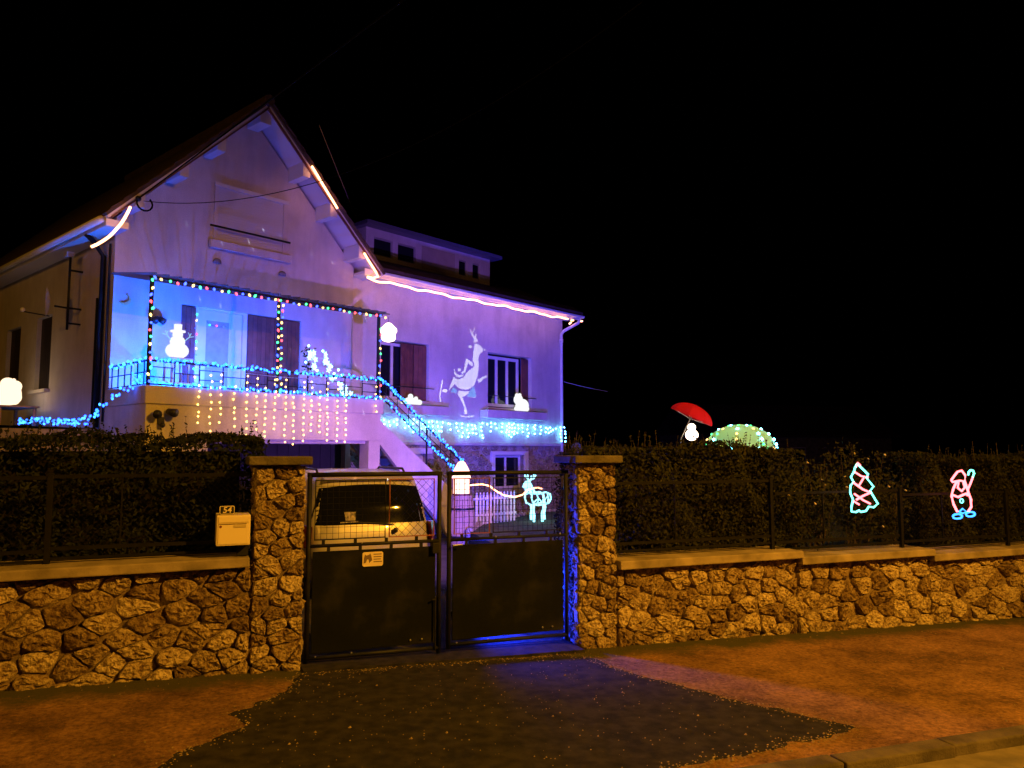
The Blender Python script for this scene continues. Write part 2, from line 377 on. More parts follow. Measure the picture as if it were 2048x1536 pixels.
def resample(poly, n):
    L_ = [math.dist(poly[i], poly[(i + 1) % len(poly)]) for i in range(len(poly))]; T = sum(L_); out = []; i = 0; acc = 0
    for k in range(n):
        d = T * k / n
        while acc + L_[i] < d and i < len(poly) - 1: acc += L_[i]; i += 1
        t = (d - acc) / max(L_[i], 1e-9); a = poly[i]; b = poly[(i + 1) % len(poly)]
        out.append((a[0] + (b[0] - a[0]) * t, a[1] + (b[1] - a[1]) * t))
    return out
def stone_mb(poly, fn, depth, rnd, gap=.006, n=16, back=.06):
    """one rugged quarry stone: angular outline, broken front"""
    P = resample(poly, n)
    P = [((P[i - 1][0] + 4 * P[i][0] + P[(i + 1) % n][0]) / 6, (P[i - 1][1] + 4 * P[i][1] + P[(i + 1) % n][1]) / 6) for i in range(n)]
    cx = sum(p[0] for p in P) / n; cy = sum(p[1] for p in P) / n
    rad = sum(math.hypot(p[0] - cx, p[1] - cy) for p in P) / n
    tx, ty = rnd.uniform(-.5, .5), rnd.uniform(-.45, .55)
    k1 = rnd.uniform(4, 9) / rad * .12; ph = rnd.uniform(0, 6)
    def rough(X, Y): return .009 * math.sin(X * 31 + ph) * math.sin(Y * 37 + ph * 2) + .007 * math.sin(X * 71 - Y * 53 + ph)
    def ring(sc, d, jp, jd):
        o = []
        for x, y in P:
            k = max(.25, 1 - gap / rad) * sc * (1 + rnd.uniform(-jp, jp))
            X, Y = cx + (x - cx) * k, cy + (y - cy) * k
            o.append(fn(X, Y, d + (rnd.uniform(-jd, jd) + rough(X, Y) + (tx * (X - cx) + ty * (Y - cy)) * .45) * (1 if d > 0 else 0)))
        return o
    vs = ring(.99, -back, .02, 0) + ring(1.0, depth * .45, .035, .009) + ring(.93, depth * .9, .045, .01) + ring(.7, depth * 1.02, .09, .012) + ring(.36, depth * 1.08, .15, .014)
    vs.append(fn(cx, cy, depth * 1.08 + rnd.uniform(-.014, .014)))
    fs = []
    for k in range(4):
        for i in range(n):
            j = (i + 1) % n; q = (k * n + i, k * n + j, (k + 1) * n + j, (k + 1) * n + i)
            fs += [(q[0], q[1], q[2]), (q[0], q[2], q[3])] if rnd.random() < .5 else [(q[0], q[1], q[3]), (q[1], q[2], q[3])]
    for i in range(n): fs.append((4 * n + i, 4 * n + (i + 1) % n, 5 * n))
    return MB().add(vs, fs)
def stone_face(parent, bound, su, sz_, fn, depth, seed, m=M_STONE, n=16, gap=.006):
    rnd = random.Random(seed)
    for poly in cells(bound, su, sz_, rnd):
        part('stone', stone_mb(poly, fn, depth * rnd.uniform(.6, 1.25), rnd, gap * rnd.uniform(.6, 1.5), n), m, parent, smooth=False)

# street wall left of the gate
wl_ = thing('boundary_wall', 'low rubble wall of rugged brown stones under the mailbox, left of the gate', 'stone wall', 'W', (-2.4, .2, 0))
part('mortar_core', MB().box(-4.6, -.43, .06, .4, -.3, .90), M_MORTAR, wl_)
def zlo(u): return gz(u, 0) - .06
stone_face(wl_, [(-4.6, zlo(-4.6)), (-.44, zlo(-.44)), (-.44, .905), (-4.6, .885)], .43, .285, lambda a, b, d: (a, .06 - d, b), .052, 3)
part('coping', MB().hexa([(-4.6, -.075, .895), (-.46, -.075, .915), (-.46, .44, .92), (-4.6, .44, .9), (-4.6, -.07, .975), (-.46, -.07, .998), (-.46, .44, 1.012), (-4.6, .44, .99)]), M_CONC, wl_, bevel=.012)
# street wall right of the gate, stepping down the hill
SEG = [(3.17, 5.56, .77, 'first'), (5.56, 7.68, .69, 'second'), (7.68, 12.6, .615, 'third')]
LAB = ['rubble wall length with the highest coping, next to the right gate pillar', 'middle rubble wall length under the fir tree light, its coping one step lower', 'rubble wall length with the lowest coping, under the light figure with cane']
for i, (a, b, zt, _) in enumerate(SEG):
    w = thing('boundary_wall', LAB[i], 'stone wall', 'W', ((a + b) / 2, .2, zlo((a + b) / 2)))
    part('mortar_core', MB().box(a, b, .06, .4, -.75, zt - .095), M_MORTAR, w)
    stone_face(w, [(a + .01, zlo(a)), (b, zlo(b)), (b, zt - .09), (a + .01, zt - .09)], .45, .29, lambda p, q, d: (p, .06 - d, q), .048, 11 + i)
    o = part('coping', MB().hexa([(a + (.01 if i else -.0), -.075, zt - .09), (b + .03, -.075, zt - .095), (b + .03, .44, zt - .095), (a, .44, zt - .09), (a + (.01 if i else 0), -.07, zt), (b + .03, -.07, zt - .012), (b + .03, .44, zt - .006), (a, .44, zt + .006)]), M_CONC, w, bevel=.012)
# gate pillars
def pillar(u0, u1, label, seed):
    p = thing('gate_pillar', label, 'gate pillar', 'W', ((u0 + u1) / 2, .21, gz(u0, 0)), 'stone gate pillars')
    zt = 1.775; zb = zlo(u1)
    part('mortar_core', MB().box(u0 + .045, u1 - .045, .05, .37, -.3, zt), M_MORTAR, p)
    stone_face(p, [(u0 + .0, zb), (u1 - .0, zb), (u1 - .0, zt), (u0 + .0, zt)], .30, .23, lambda a, b, d: (a, .05 - d, b), .05, seed)
    stone_face(p, [(.035, zb), (.4, zb), (.4, zt), (.035, zt)], .26, .23, lambda a, b, d: (u0 + .045 - d, a, b), .04, seed + 1, n=12)
    stone_face(p, [(.035, zb), (.4, zb), (.4, zt), (.035, zt)], .26, .23, lambda a, b, d: (u1 - .045 + d, a, b), .04, seed + 2, n=12)
    part('capstone', MB().box(u0 - .06, u1 + .05, -.06, .46, zt + .004, zt + .08), M_CAP, p, bevel=.012)
pillar(-.43, .0, 'square rubble pillar beside the mailbox, with a flat concrete capstone', 40)
pillar(2.72, 3.17, 'square rubble pillar between the gate and the stepped wall, concrete capstone', 50)

# ------------------------------------------------------------------ gate
def grid_mesh(mb, u0, u1, z0, z1, y, step, r, diamond=False):
    if not diamond:
        n = int((u1 - u0) / step); m = int((z1 - z0) / step)
        for i in range(1, n + 1):
            x = u0 + (u1 - u0) * i / (n + 1); mb.tube([(x, y, z0), (x, y, z1)], r, 3)
        for i in range(1, m + 1):
            z = z0 + (z1 - z0) * i / (m + 1); mb.tube([(u0, y + r * 2, z), (u1, y + r * 2, z)], r, 3)
    else:
        h = z1 - z0; k = -h
        while k < (u1 - u0):
            for sgn in (1, -1):
                a0 = max(0, k); a1 = min(u1 - u0, k + h)
                if a1 > a0:
                    za, zb = (z0 + (a0 - k), z0 + (a1 - k)) if sgn > 0 else (z1 - (a0 - k), z1 - (a1 - k))
                    mb.tube([(u0 + a0, y + (r * 2 if sgn > 0 else 0), za), (u0 + a1, y + (r * 2 if sgn > 0 else 0), zb)], r, 3)
            k += step * 1.414
def gate_leaf(u0, u1, label, mirror):
    g = thing('gate_leaf', label, 'gate', 'W', ((u0 + u1) / 2, .12, .02), 'leaves of the drive gate')
    y = .12; T = .022
    fr = [('stile', MB().tube([(u0 + T, y, .02), (u0 + T, y, 1.70)], T, 10)), ('stile', MB().tube([(u1 - T, y, -.005), (u1 - T, y, 1.70)], T, 10)),
          ('top_rail', MB().tube([(u0, y, 1.685), (u1, y, 1.685)], T, 10)), ('middle_rail', MB().tube([(u0 + T, y - .004, 1.045), (u1 - T, y - .004, 1.045)], .016, 8)),
          ('bottom_rail', MB().tube([(u0 + T, y - .004, .06), (u1 - T, y - .004, .045)], .018, 8))]
    for n, b in fr: part(n, b, M_IRON, g, smooth=True)
    part('sheet_panel', MB().box(u0 + .06, u1 - .06, y - .006, y + .006, .095, .995), M_GATE, g, bevel=.003)
    for k in range(4):
        x = u0 + .2 + k * (u1 - u0 - .4) / 3
        part('spacer', MB().box(x - .013, x + .013, y - .012, y + .012, .99, 1.035), M_IRON, g)
        part('spacer', MB().box(x - .06, x - .034, y - .012, y + .012, 1.055, 1.095), M_IRON, g)
    mid = u0 + .74 if not mirror else u0 + .46
    for a, b, dia, mm in ((u0 + .075, mid - .02, mirror, M_RUST if mirror else M_IRON), (mid + .02, u1 - .075, not mirror, M_IRON if mirror else M_RUST)):
        f = part('mesh_frame', MB().tube([(a, y, 1.1), (b, y, 1.1), (b, y, 1.635), (a, y, 1.635)], .0095, 4, closed=True, ph=.785), mm, g)
        mb = MB(); grid_mesh(mb, a, b, 1.1, 1.635, y, .055, .0021, dia and not mirror)
        part('wire_mesh', mb, M_IRON, f, kind='stuff')
    bt = MB().ball((0, 0, 0), .009, 8, 5)
    bme = bt.mesh('bolt', True); bme.materials.append(M_GALV)
    for x, z in ((u0 + .1, .075), (u0 + .42, .078), (u1 - .3, .14), (u1 - .19, .14), (u1 - .1, 1.06), (u0 + .5, 1.06)):
        inst('bolt', bme, g, (x, y - .02, z))
    return g
gl = gate_leaf(.03, 1.30, 'dark steel gate leaf with a warning plate on its solid lower panel', False)
part('lock_box', MB().box(1.2, 1.262, .07, .16, .93, 1.03), M_IRON, gl, bevel=.004)
part('drop_bolt', MB().tube([(1.235, .085, .03), (1.235, .085, .52)], .008, 6).tube([(1.235, .085, .5), (1.2, .07, .5)], .008, 6), M_IRON, gl)
gr = gate_leaf(1.355, 2.66, 'dark steel gate leaf without a plate, hinged on the right pillar', True)
part('handle', MB().tube([(1.40, .085, 1.0), (1.40, .05, 1.0), (1.49, .05, 1.005)], .008, 6), M_GALV, gr)
sg = thing('warning_plate', 'small white dog warning plate screwed on the dark gate', 'sign', 'W', (.635, .11, .84))
part('plate', MB().prism([(.54 + dx, .84 + dz) for dx, dz in ((.012, 0), (.18, 0), (.192, .012), (.192, .118), (.18, .13), (.012, .13), (0, .118), (0, .012))], .108, .112, lambda a, b, d: (a, d, b)), mat('plate_white', (.72, .62, .5), rough=.5), sg)
mprint = mat('plate_print', (.16, .11, .08), rough=.6)
part('dog_print', MB().prism([(.55, .868), (.553, .915), (.562, .95), (.574, .94), (.6, .945), (.612, .957), (.622, .93), (.63, .895), (.612, .88), (.602, .868), (.597, .902), (.582, .905), (.572, .875)], .1065, .1075, lambda a, b, d: (a, d, b)), mprint, sg)
for i, (w, zz) in enumerate(((.075, .948), (.075, .925), (.068, .903), (.08, .88))):
    part('print_line', MB().box(.642, .642 + w, .1065, .1075, zz - .004, zz + .004), mprint, sg)
# ------------------------------------------------------------------ mailbox and number
mbx = thing('mailbox', 'square cream letter box at the left pillar, under the house number', 'mailbox', 'W', (-.6, -.02, 1.10))
part('body', MB().box(-.735, -.465, -.10, .22, 1.108, 1.362), M_CREAM, mbx, bevel=.006)
part('flap', MB().box(-.722, -.478, -.106, -.1, 1.30, 1.352), M_CREAM, mbx, bevel=.003)
part('slot_lip', MB().box(-.715, -.495, -.110, -.1, 1.287, 1.293), mat('lip', (.3, .24, .14), rough=.5), mbx)
part('door', MB().box(-.722, -.478, -.105, -.1, 1.12, 1.283), M_CREAM, mbx, bevel=.003)
part('lock', MB().add(*(lambda n: ([(-.703 + .011 * math.cos(6.283 * k / n), -.107, 1.268 + .011 * math.sin(6.283 * k / n)) for k in range(n)], [tuple(range(n))]))(12)), mat('lock_red', (.18, .05, .03), rough=.4), mbx)
part('name_holder', MB().box(-.6, -.5, -.109, -.105, 1.257, 1.279), mat('name_holder', (.5, .42, .24), rough=.3), mbx, bevel=.003)
part('bracket', MB().box(-.56, -.47, .0, .12, 1.01, 1.108), M_IRON, mbx)
npl = thing('number_plate', 'black house number plate reading 54 standing on the letter box', 'house number', 'W', (-.655, -.08, 1.364))
def rrect(x0, x1, z0, z1, r, n=4):
    o = []
    for cx, cz, a0 in ((x1 - r, z1 - r, 0), (x0 + r, z1 - r, 90), (x0 + r, z0 + r, 180), (x1 - r, z0 + r, 270)):
        for k in range(n + 1):
            a = R(a0 + 90 * k / n); o.append((cx + r * math.cos(a), cz + r * math.sin(a)))
    return o
XZ = lambda a, b, d: (a, d, b)
part('plate', MB().prism(rrect(-.717, -.593, 1.366, 1.442, .012), -.084, -.08, XZ), M_BLACK, npl)
part('border', MB().prism(rrect(-.714, -.596, 1.369, 1.439, .011), -.086, -.0845, XZ, [rrect(-.709, -.601, 1.374, 1.434, .008)[::-1]]), M_CREAM, npl)
tm = text_mesh('54', .070, .12, .0008); tm.materials.append(M_CREAM); tm.name = 'digits'
inst('digits', tm, npl, (-.655, -.0858, 1.403), (R(90), 0, 0))

# ------------------------------------------------------------------ fences on the walls
def fence_panel(u0, u1, zb, zt, label, posts, bars=1):
    f = thing('fence_panel', label, 'fence', 'W', ((u0 + u1) / 2, .18, zb - .1), 'mesh fence panels on the street wall')
    y = .18; m = mat('fence_iron', (.010, .0095, .006), (.006, .006, .004), spec=.12, rough=.6, scale=10)
    for x in posts: part('post', MB().box(x - .022, x + .022, y - .022, y + .022, zb - .1, zt + .02), m, f, bevel=.003)
    part('top_rail', MB().box(u0, u1, y - .014, y + .014, zt - .03, zt), m, f)
    part('bottom_rail', MB().box(u0, u1, y - .014, y + .014, zb + .04, zb + .07), m, f)
    part('base_rail', MB().box(u0, u1, y - .012, y + .012, zb - .035, zb - .015), m, f)
    part('mid_bar', MB().box((u0 + u1) / 2 - .25 - .006, (u0 + u1) / 2 - .25 + .006, y - .008, y + .008, zb + .07, zt - .03), m, f)
    mb = MB(); grid_mesh(mb, u0, u1, zb + .07, zt - .03, y, .04, .0015, True)
    part('wire_mesh', mb, m, f, kind='stuff')
    return f
fence_panel(-4.5, -2.02, 1.04, 1.70, 'dark mesh fence panel before the tall hedge, far from the pillar', (-2.0,))
fence_panel(-1.98, -.47, 1.06, 1.71, 'dark mesh fence panel right behind the cream letter box', ())
fence_panel(3.21, 5.32, .86, 1.57, 'tall dark mesh fence panel beside the right gate pillar', (5.35,))
fence_panel(5.40, 7.38, .78, 1.42, 'mesh fence panel that carries the lit fir tree', (7.42,))
fence_panel(7.46, 9.36, .70, 1.36, 'mesh fence panel that carries the lit figure with cane', (9.40,))
fence_panel(9.44, 12.4, .70, 1.34, 'mesh fence panel past the lit figure, last along the wall', (12.42,))

# ------------------------------------------------------------------ hedges and shrubs
def leaf_mat(name, a, b, c):
    m = mat(name, a, b, rough=.75, scale=14, c3=c, spec=.12); return m
M_LEAF = leaf_mat('hedge_leaf', (.007, .011, .004), (.022, .026, .009), (.013, .017, .006))
M_LEAF2 = leaf_mat('hedge_leaf_olive', (.014, .017, .004), (.04, .04, .011), (.024, .026, .007))
M_TWIG = mat('twig', (.06, .04, .025), (.1, .07, .045), rough=.9, scale=20)
def leaves(P, Nrm, size):
    """rhombic leaves at points P facing roughly Nrm"""
    n = len(P); a = rng.normal(size=(n, 3)); a /= np.linalg.norm(a, axis=1)[:, None]
    nn = Nrm + rng.normal(scale=.75, size=(n, 3)); nn /= np.linalg.norm(nn, axis=1)[:, None]
    t = np.cross(nn, a); t /= np.linalg.norm(t, axis=1)[:, None] + 1e-9; s = np.cross(nn, t)
    L_ = (size * rng.uniform(.6, 1.4, n))[:, None]
    V = np.stack([P - t * L_, P + s * L_ * .45, P + t * L_, P - s * L_ * .45], 1).reshape(-1, 3)
    return V
def leaf_mesh(name, V):
    n = len(V) // 4; me = bpy.data.meshes.new(name)
    me.vertices.add(n * 4); me.vertices.foreach_set('co', V.astype(np.float32).ravel())
    me.loops.add(n * 4); me.loops.foreach_set('vertex_index', np.arange(n * 4, dtype=np.int32))
    me.polygons.add(n); me.polygons.foreach_set('loop_start', np.arange(0, n * 4, 4, dtype=np.int32))
    me.update(calc_edges=True); return me
def lump(u, z, s): return .10 * np.sin(2.3 * u + s) * np.sin(3.1 * z + s * 2) + .07 * np.sin(5.7 * u - s + 2 * z) + .045 * np.sin(11 * u + 7 * z)
def hedge(u0, u1, v0, v1, z0, z1, n, label, m, seed, loc=None, size=.024, spr=160):
    h = thing('hedge', label, 'hedge', 'W', ((u0 + u1) / 2, (v0 + v1) / 2, z0))
    off = np.array(OFF[h.name])
    core = MB(); nu = 24
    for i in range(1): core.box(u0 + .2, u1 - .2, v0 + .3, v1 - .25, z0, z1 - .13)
    part('shade_core', core, mat('inner_shade', (.012, .011, .006), (.02, .017, .01), rough=1, spec=0, scale=20), h)  # solid dark box, the hedge's inner shade put into its colour
    k = int(n * .62); u = rng.uniform(u0, u1, k); z = rng.uniform(z0, z1, k)
    P1 = np.stack([u, v0 + lump(u, z, seed) + rng.exponential(.075, k), z], 1); N1 = np.tile([0, -1, .35], (k, 1))
    k2 = int(n * .24); u = rng.uniform(u0, u1, k2); v = rng.uniform(v0, v1, k2)
    P2 = np.stack([u, v, z1 + lump(u, v, seed + 1) * .5 - rng.exponential(.035, k2)], 1); N2 = np.tile([0, -.2, 1], (k2, 1))
    k3 = n - k - k2; e = rng.integers(0, 2, k3); v = rng.uniform(v0, v1, k3); z = rng.uniform(z0, z1, k3)
    sg_ = np.where(e == 0, 1.0, -1.0)
    P3 = np.stack([np.where(e == 0, u0, u1) + sg_ * (rng.exponential(.05, k3) + lump(v, z, seed)), v, z], 1); N3 = np.stack([-sg_, np.zeros(k3), np.full(k3, .3)], 1)
    V = leaves(np.concatenate([P1, P2, P3]), np.concatenate([N1, N2, N3]), size)
    me = leaf_mesh('foliage', V - off); me.materials.append(m)
    o = bpy.data.objects.new('foliage', me); COL.objects.link(o); o.parent = h; o['kind'] = 'stuff'
    # sprigs that stick out of the top
    mb = MB(); SP = []
    for i in range(spr):
        u_ = random.uniform(u0, u1); v_ = random.uniform(v0, v1); l = random.uniform(.03, .13) * random.choice((.6, 1, 1.7))
        a = Vector((u_, v_, z1 - .06)); b_ = a + Vector((random.uniform(-.05, .05), random.uniform(-.05, .05), l + .06)); mb.tube([a, b_], [.003, .001], 3)
        for q in np.linspace(.35, 1, 6): SP.append(a.lerp(b_, q))
    SP = np.array([tuple(p) for p in SP]); me = leaf_mesh('sprig_leaves', leaves(SP, np.tile([0, -.5, .5], (len(SP), 1)), size * .8) - off); me.materials.append(m)
    tw = part('sprig', mb, M_TWIG, h, kind='stuff')
    o = bpy.data.objects.new('sprig_leaf', me); COL.objects.link(o); o.parent = tw; o['kind'] = 'stuff'
    return h
hedge(-5.2, -.32, .42, 1.3, 0, 2.03, 36000, 'tall dark clipped hedge behind the left wall, before the balcony', M_LEAF, 1.0)
hedge(3.05, 6.05, .45, 1.25, -.1, 1.93, 26000, 'clipped hedge behind the right pillar, below the red umbrella', M_LEAF2, 2.0)
hedge(8.35, 13.5, .55, 1.4, -.2, 1.82, 30000, 'clipped hedge behind the lit figure with cane', M_LEAF2, 3.0)
def shrub(u, v, h, r, n, label, seed, flowers=0, m=M_LEAF2):
    rnd = random.Random(seed); s = thing('shrub', label, 'shrub', 'W', (u, v, .0))
    off = np.array(OFF[s.name]); pts = []; mb = MB(); tips = []
    for i in range(22):
        a = rnd.uniform(0, 6.283); q = rnd.uniform(.2, 1) * r; top = Vector((u + q * math.cos(a), v + q * math.sin(a) * .7, h * rnd.uniform(.62, 1.08)))
        b0 = Vector((u + rnd.uniform(-.08, .08), v + rnd.uniform(-.05, .05), 0)); mid = b0.lerp(top, .55) + Vector((rnd.uniform(-.06, .06), 0, .08))
        mb.tube([b0, mid, top], [.011, .007, .002], 4); tips.append(top)
        for k in range(n // 22):
            t = rnd.uniform(.3, 1.0) ** .7; p = (b0.lerp(mid, t * 2) if t < .5 else mid.lerp(top, t * 2 - 1)); w = .15
            pts.append((p.x + rnd.gauss(0, w * .6), p.y + rnd.gauss(0, w * .5), p.z + rnd.gauss(0, w * .4)))
    st = part('stem', mb, M_TWIG, s, kind='stuff')
    P = np.array(pts); me = leaf_mesh('foliage', leaves(P, np.tile([0, -1, .5], (len(P), 1)), .024) - off); me.materials.append(m)
    o = bpy.data.objects.new('foliage', me); COL.objects.link(o); o.parent = s; o['kind'] = 'stuff'
    if flowers:
        fm = MB().lathe([(.004, -.008), (.016, -.004), (.02, .004), (.012, .012), (.004, .01)], 7).mesh('flower', True); fm.materials.append(mat('pale_petal', (.6, .5, .38), rough=.7))
        for k in range(flowers):
            tq = rnd.choice(tips); inst('flower', fm, s, (tq.x + rnd.uniform(-.1, .1), tq.y - rnd.uniform(0, .12), tq.z - rnd.uniform(-.03, .3)), (rnd.uniform(0, 1), rnd.uniform(0, 1), 0))
shrub(6.55, .75, 1.75, .42, 2600, 'loose shrub with pale flowers right behind the lit fir tree', 5, 10)
shrub(7.35, .85, 1.86, .5, 3000, 'taller loose rose bush with pale flowers between the hedges', 6, 9)
shrub(7.95, .8, 1.5, .4, 2200, 'low leafy bush at the end of the far hedge', 8, 3)
shrub(6.1, .7, 1.55, .32, 1600, 'thin leafy bush at the end of the hedge under the umbrella', 9, 4)

# ------------------------------------------------------------------ house (frame H: x along facade, y back)
hs = thing('house', 'pale rendered house with steep gable, balcony and long wing behind the gate', 'house', 'H', (6.4, 4, 0))
FX = lambda a, b, d: (a, d, b)      # facade plane: (s, z) at depth t
SX = lambda a, b, d: (d, a, b)      # side plane: (t, z) at position s
def rect(a0, a1, b0, b1): return [(a0, b0), (a1, b0), (a1, b1), (a0, b1)]
def hole(a0, a1, b0, b1): return [(a0, b0), (a0, b1), (a1, b1), (a1, b0)]
GW = 5.03; BAL = -1.56; FLOOR = 2.5; WT = .15; WE = 12.76
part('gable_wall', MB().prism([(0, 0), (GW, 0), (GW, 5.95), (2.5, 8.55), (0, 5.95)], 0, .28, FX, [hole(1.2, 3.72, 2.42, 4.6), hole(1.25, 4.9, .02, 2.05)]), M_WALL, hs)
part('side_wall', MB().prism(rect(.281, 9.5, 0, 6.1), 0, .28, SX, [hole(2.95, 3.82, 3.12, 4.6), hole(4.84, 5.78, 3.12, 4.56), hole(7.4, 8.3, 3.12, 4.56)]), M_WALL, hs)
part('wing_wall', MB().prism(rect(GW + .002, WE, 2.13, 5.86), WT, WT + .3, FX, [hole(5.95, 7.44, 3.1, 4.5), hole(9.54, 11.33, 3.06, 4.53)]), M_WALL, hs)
part('wing_end_wall', MB().box(WE - .3, WE, WT + .301, 8.5, 0, 6.0), M_WALL, hs)
part('base_band', MB().box(GW + .01, WE + .05, WT - .05, WT + .1, 2.05, 2.129), M_WALL, hs, bevel=.008)
# stone plinth of the wing, with a door and a window opening
pl = part('plinth', MB().prism(rect(GW + .003, WE - .002, -.3, 2.05), WT + .08, WT + .3, FX, [hole(6.5, 7.45, -.2, 1.84), hole(9.85, 11.08, .9, 1.8)]), mat('plinth_mortar', (.34, .3, .26), (.42, .38, .34), rough=.95, scale=6, bump=.6), hs)
rnd = random.Random(77)
for poly in cells(rect(GW + .02, WE - .02, .1, 2.04), .5, .34, rnd):
    cx = sum(p[0] for p in poly) / len(poly); cz = sum(p[1] for p in poly) / len(poly)
    if (6.36 < cx < 7.6 and cz < 2.0) or (9.68 < cx < 11.25 and .8 < cz < 1.95): continue
    part('plinth_stone', stone_mb(poly, lambda a, b, d: (a, WT + .08 - d, b), .045 * rnd.uniform(.6, 1.3), rnd, .012, 9, .05), M_STONE2, pl)
# dark rooms behind the openings
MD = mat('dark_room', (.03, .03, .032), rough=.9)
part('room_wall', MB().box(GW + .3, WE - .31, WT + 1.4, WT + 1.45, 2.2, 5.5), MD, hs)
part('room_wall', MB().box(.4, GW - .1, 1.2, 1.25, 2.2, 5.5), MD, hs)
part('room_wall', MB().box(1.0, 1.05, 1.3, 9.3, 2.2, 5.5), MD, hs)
# garage under the balcony
gd = part('garage_door', MB().box(1.25, 4.9, .16, .2, .02, 2.05), mat('garage_door', (.014, .012, .012), (.024, .02, .018), rough=.7, scale=4), hs)
for i in range(14):
    x = 1.27 + i * .258; part('plank', MB().box(x, x + .244, .14, .162, .03, 2.04), MATS['garage_door'], gd, bevel=.004)
# ---- balcony
bl = part('balcony_floor', MB().box(-.02, 4.62, BAL + .12, -.002, 2.38, FLOOR), M_CONC, hs)
part('balcony_fascia', MB().box(-.06, 4.64, BAL - .04, BAL + .1, 2.645, 2.93), M_WALL, hs, bevel=.008)
part('balcony_apron', MB().box(-.03, 4.60, BAL, BAL + .12, 2.11, 2.646), M_WALL, hs)
part('balcony_side_fascia', MB().box(-.06, .08, BAL + .101, -.001, 2.645, 2.93), M_WALL, hs, bevel=.008)
part('balcony_side_apron', MB().box(-.03, .09, BAL + .121, -.001, .0, 2.646), M_WALL, hs)
part('balcony_front_wall', MB().box(-.03, 1.0, BAL + .001, BAL + .119, .0, 2.109), M_WALL, hs)
part('balcony_pier', MB().box(4.32, 4.6, BAL + .005, BAL + .30, .0, 2.109), M_WALL, hs, bevel=.006)
part('floor_edge', MB().box(.1, 4.58, BAL + .121, BAL + .3, 2.05, 2.2), M_WALL, hs)
# railing
rl = part('railing', MB().box(-.03, 4.56, BAL - .012, BAL + .022, 3.31, 3.34), M_IRON, hs)
part('railing_foot', MB().box(-.03, 4.56, BAL - .01, BAL + .02, 2.945, 2.965), M_IRON, rl)
rails = []
xs = [-.01 + i * 4.56 / 11 for i in range(12)]
bme = MB().box(-.008, .008, -.008, .008, 0, .36).mesh('baluster'); bme.materials.append(M_IRON)
for x in xs: inst('baluster', bme, rl, (x, BAL + .005, 2.95))
for i in range(11):
    zz = (3.15,) if i % 2 else (3.07, 3.23)
    for z in zz: part('crossbar', MB().box(xs[i] + .008, xs[i + 1] - .008, BAL - .002, BAL + .012, z - .007, z + .007), M_IRON, rl)
for y0, y1 in ((BAL + .02, -.8), (-.8, -.03)):
    part('side_rail', MB().box(-.03, -.0, y0, y1, 3.312, 3.338), M_IRON, rl)
    part('side_rail', MB().box(-.028, -.002, y0, y1, 2.947, 2.963), M_IRON, rl)
    for k in range(3): inst('baluster', bme, rl, (-.015, y0 + (y1 - y0) * (k + .5) / 3, 2.95))
    part('crossbar', MB().box(-.02, -.01, y0, y1, 3.14, 3.154), M_IRON, rl)
# porch roof on three posts, made see-through so light fills the gable above
M_SHEET = bpy.data.materials.new('light_passing_roof'); M_SHEET.use_nodes = True; _n = M_SHEET.node_tree; _n.nodes.remove(_n.nodes['Principled BSDF'])
_t = _n.nodes.new('ShaderNodeBsdfTransparent'); _t.inputs[0].default_value = (.6, .6, .62, 1); _d = _n.nodes.new('ShaderNodeBsdfTranslucent'); _d.inputs[0].default_value = (.5, .5, .52, 1)
_x = _n.nodes.new('ShaderNodeMixShader'); _x.inputs[0].default_value = .4; _n.links.new(_t.outputs[0], _x.inputs[1]); _n.links.new(_d.outputs[0], _x.inputs[2]); _n.links.new(_x.outputs[0], _n.nodes['Material Output'].inputs[0])
for x in (-.01, 2.25, 4.52): part('porch_post', MB().box(x - .025, x + .025, BAL - .022, BAL + .03, 2.93, 4.66), M_IRON, hs, bevel=.004)
pr = part('porch_roof', MB().hexa([(-.06, BAL - .1, 4.665), (4.72, BAL - .1, 4.665), (4.72, -.003, 4.93), (-.06, -.003, 4.93), (-.06, BAL - .1, 4.69), (4.72, BAL - .1, 4.69), (4.72, -.003, 4.955), (-.06, -.003, 4.955)]), M_SHEET, hs)
part('porch_beam', MB().box(-.05, 4.6, BAL - .02, BAL + .02, 4.64, 4.664), M_IRON, hs)
for i in range(24):
    x = -.04 + i * .2; n = 5
    part('roof_sheet', MB().tube([(x + .03, BAL - .13, 4.692), (x + .03, -.02, 4.955)], .02, 5), M_SHEET, pr)
# balcony door with wooden shutters
dr = part('balcony_door', MB().prism(rect(1.56, 2.46, 2.5, 4.56), .11, .16, FX, [hole(1.74, 2.2, 2.75, 4.38)]), M_WHITE, hs, bevel=.006)
part('door_pane', MB().box(1.74, 2.2, .13, .14, 2.75, 4.38), mat('frosted_pane', (.34, .36, .42), (.42, .43, .46), rough=.25, scale=8), dr)
part('door_frame', MB().prism([(1.5, 2.5), (1.56, 2.5), (1.56, 4.56), (2.46, 4.56), (2.46, 2.5), (2.55, 2.5), (2.55, 4.6), (1.5, 4.6)], .06, .18, FX), M_WHITE, dr)
part('door_handle', MB().tube([(2.4, .1, 3.5), (2.4, .06, 3.5), (2.32, .06, 3.5)], .009, 6), M_GALV, dr)
sh = part('shutter', MB().box(1.21, 1.5, .06, .09, 2.5, 4.585), M_BROWN, hs)
for i in range(3): part('board', MB().box(1.215 + i * .095, 1.215 + i * .095 + .091, .04, .062, 2.52, 4.57), M_BROWN, sh, bevel=.004)
for q in range(2):
    x0 = 2.56 + q * .585; sh = part('shutter', MB().box(x0, x0 + .575, .06, .09, 2.5, 4.585), M_BROWN, hs)
    for i in range(6): part('board', MB().box(x0 + .004 + i * .0955, x0 + .004 + i * .0955 + .091, .035, .062, 2.52, 4.57), M_BROWN, sh, bevel=.004)
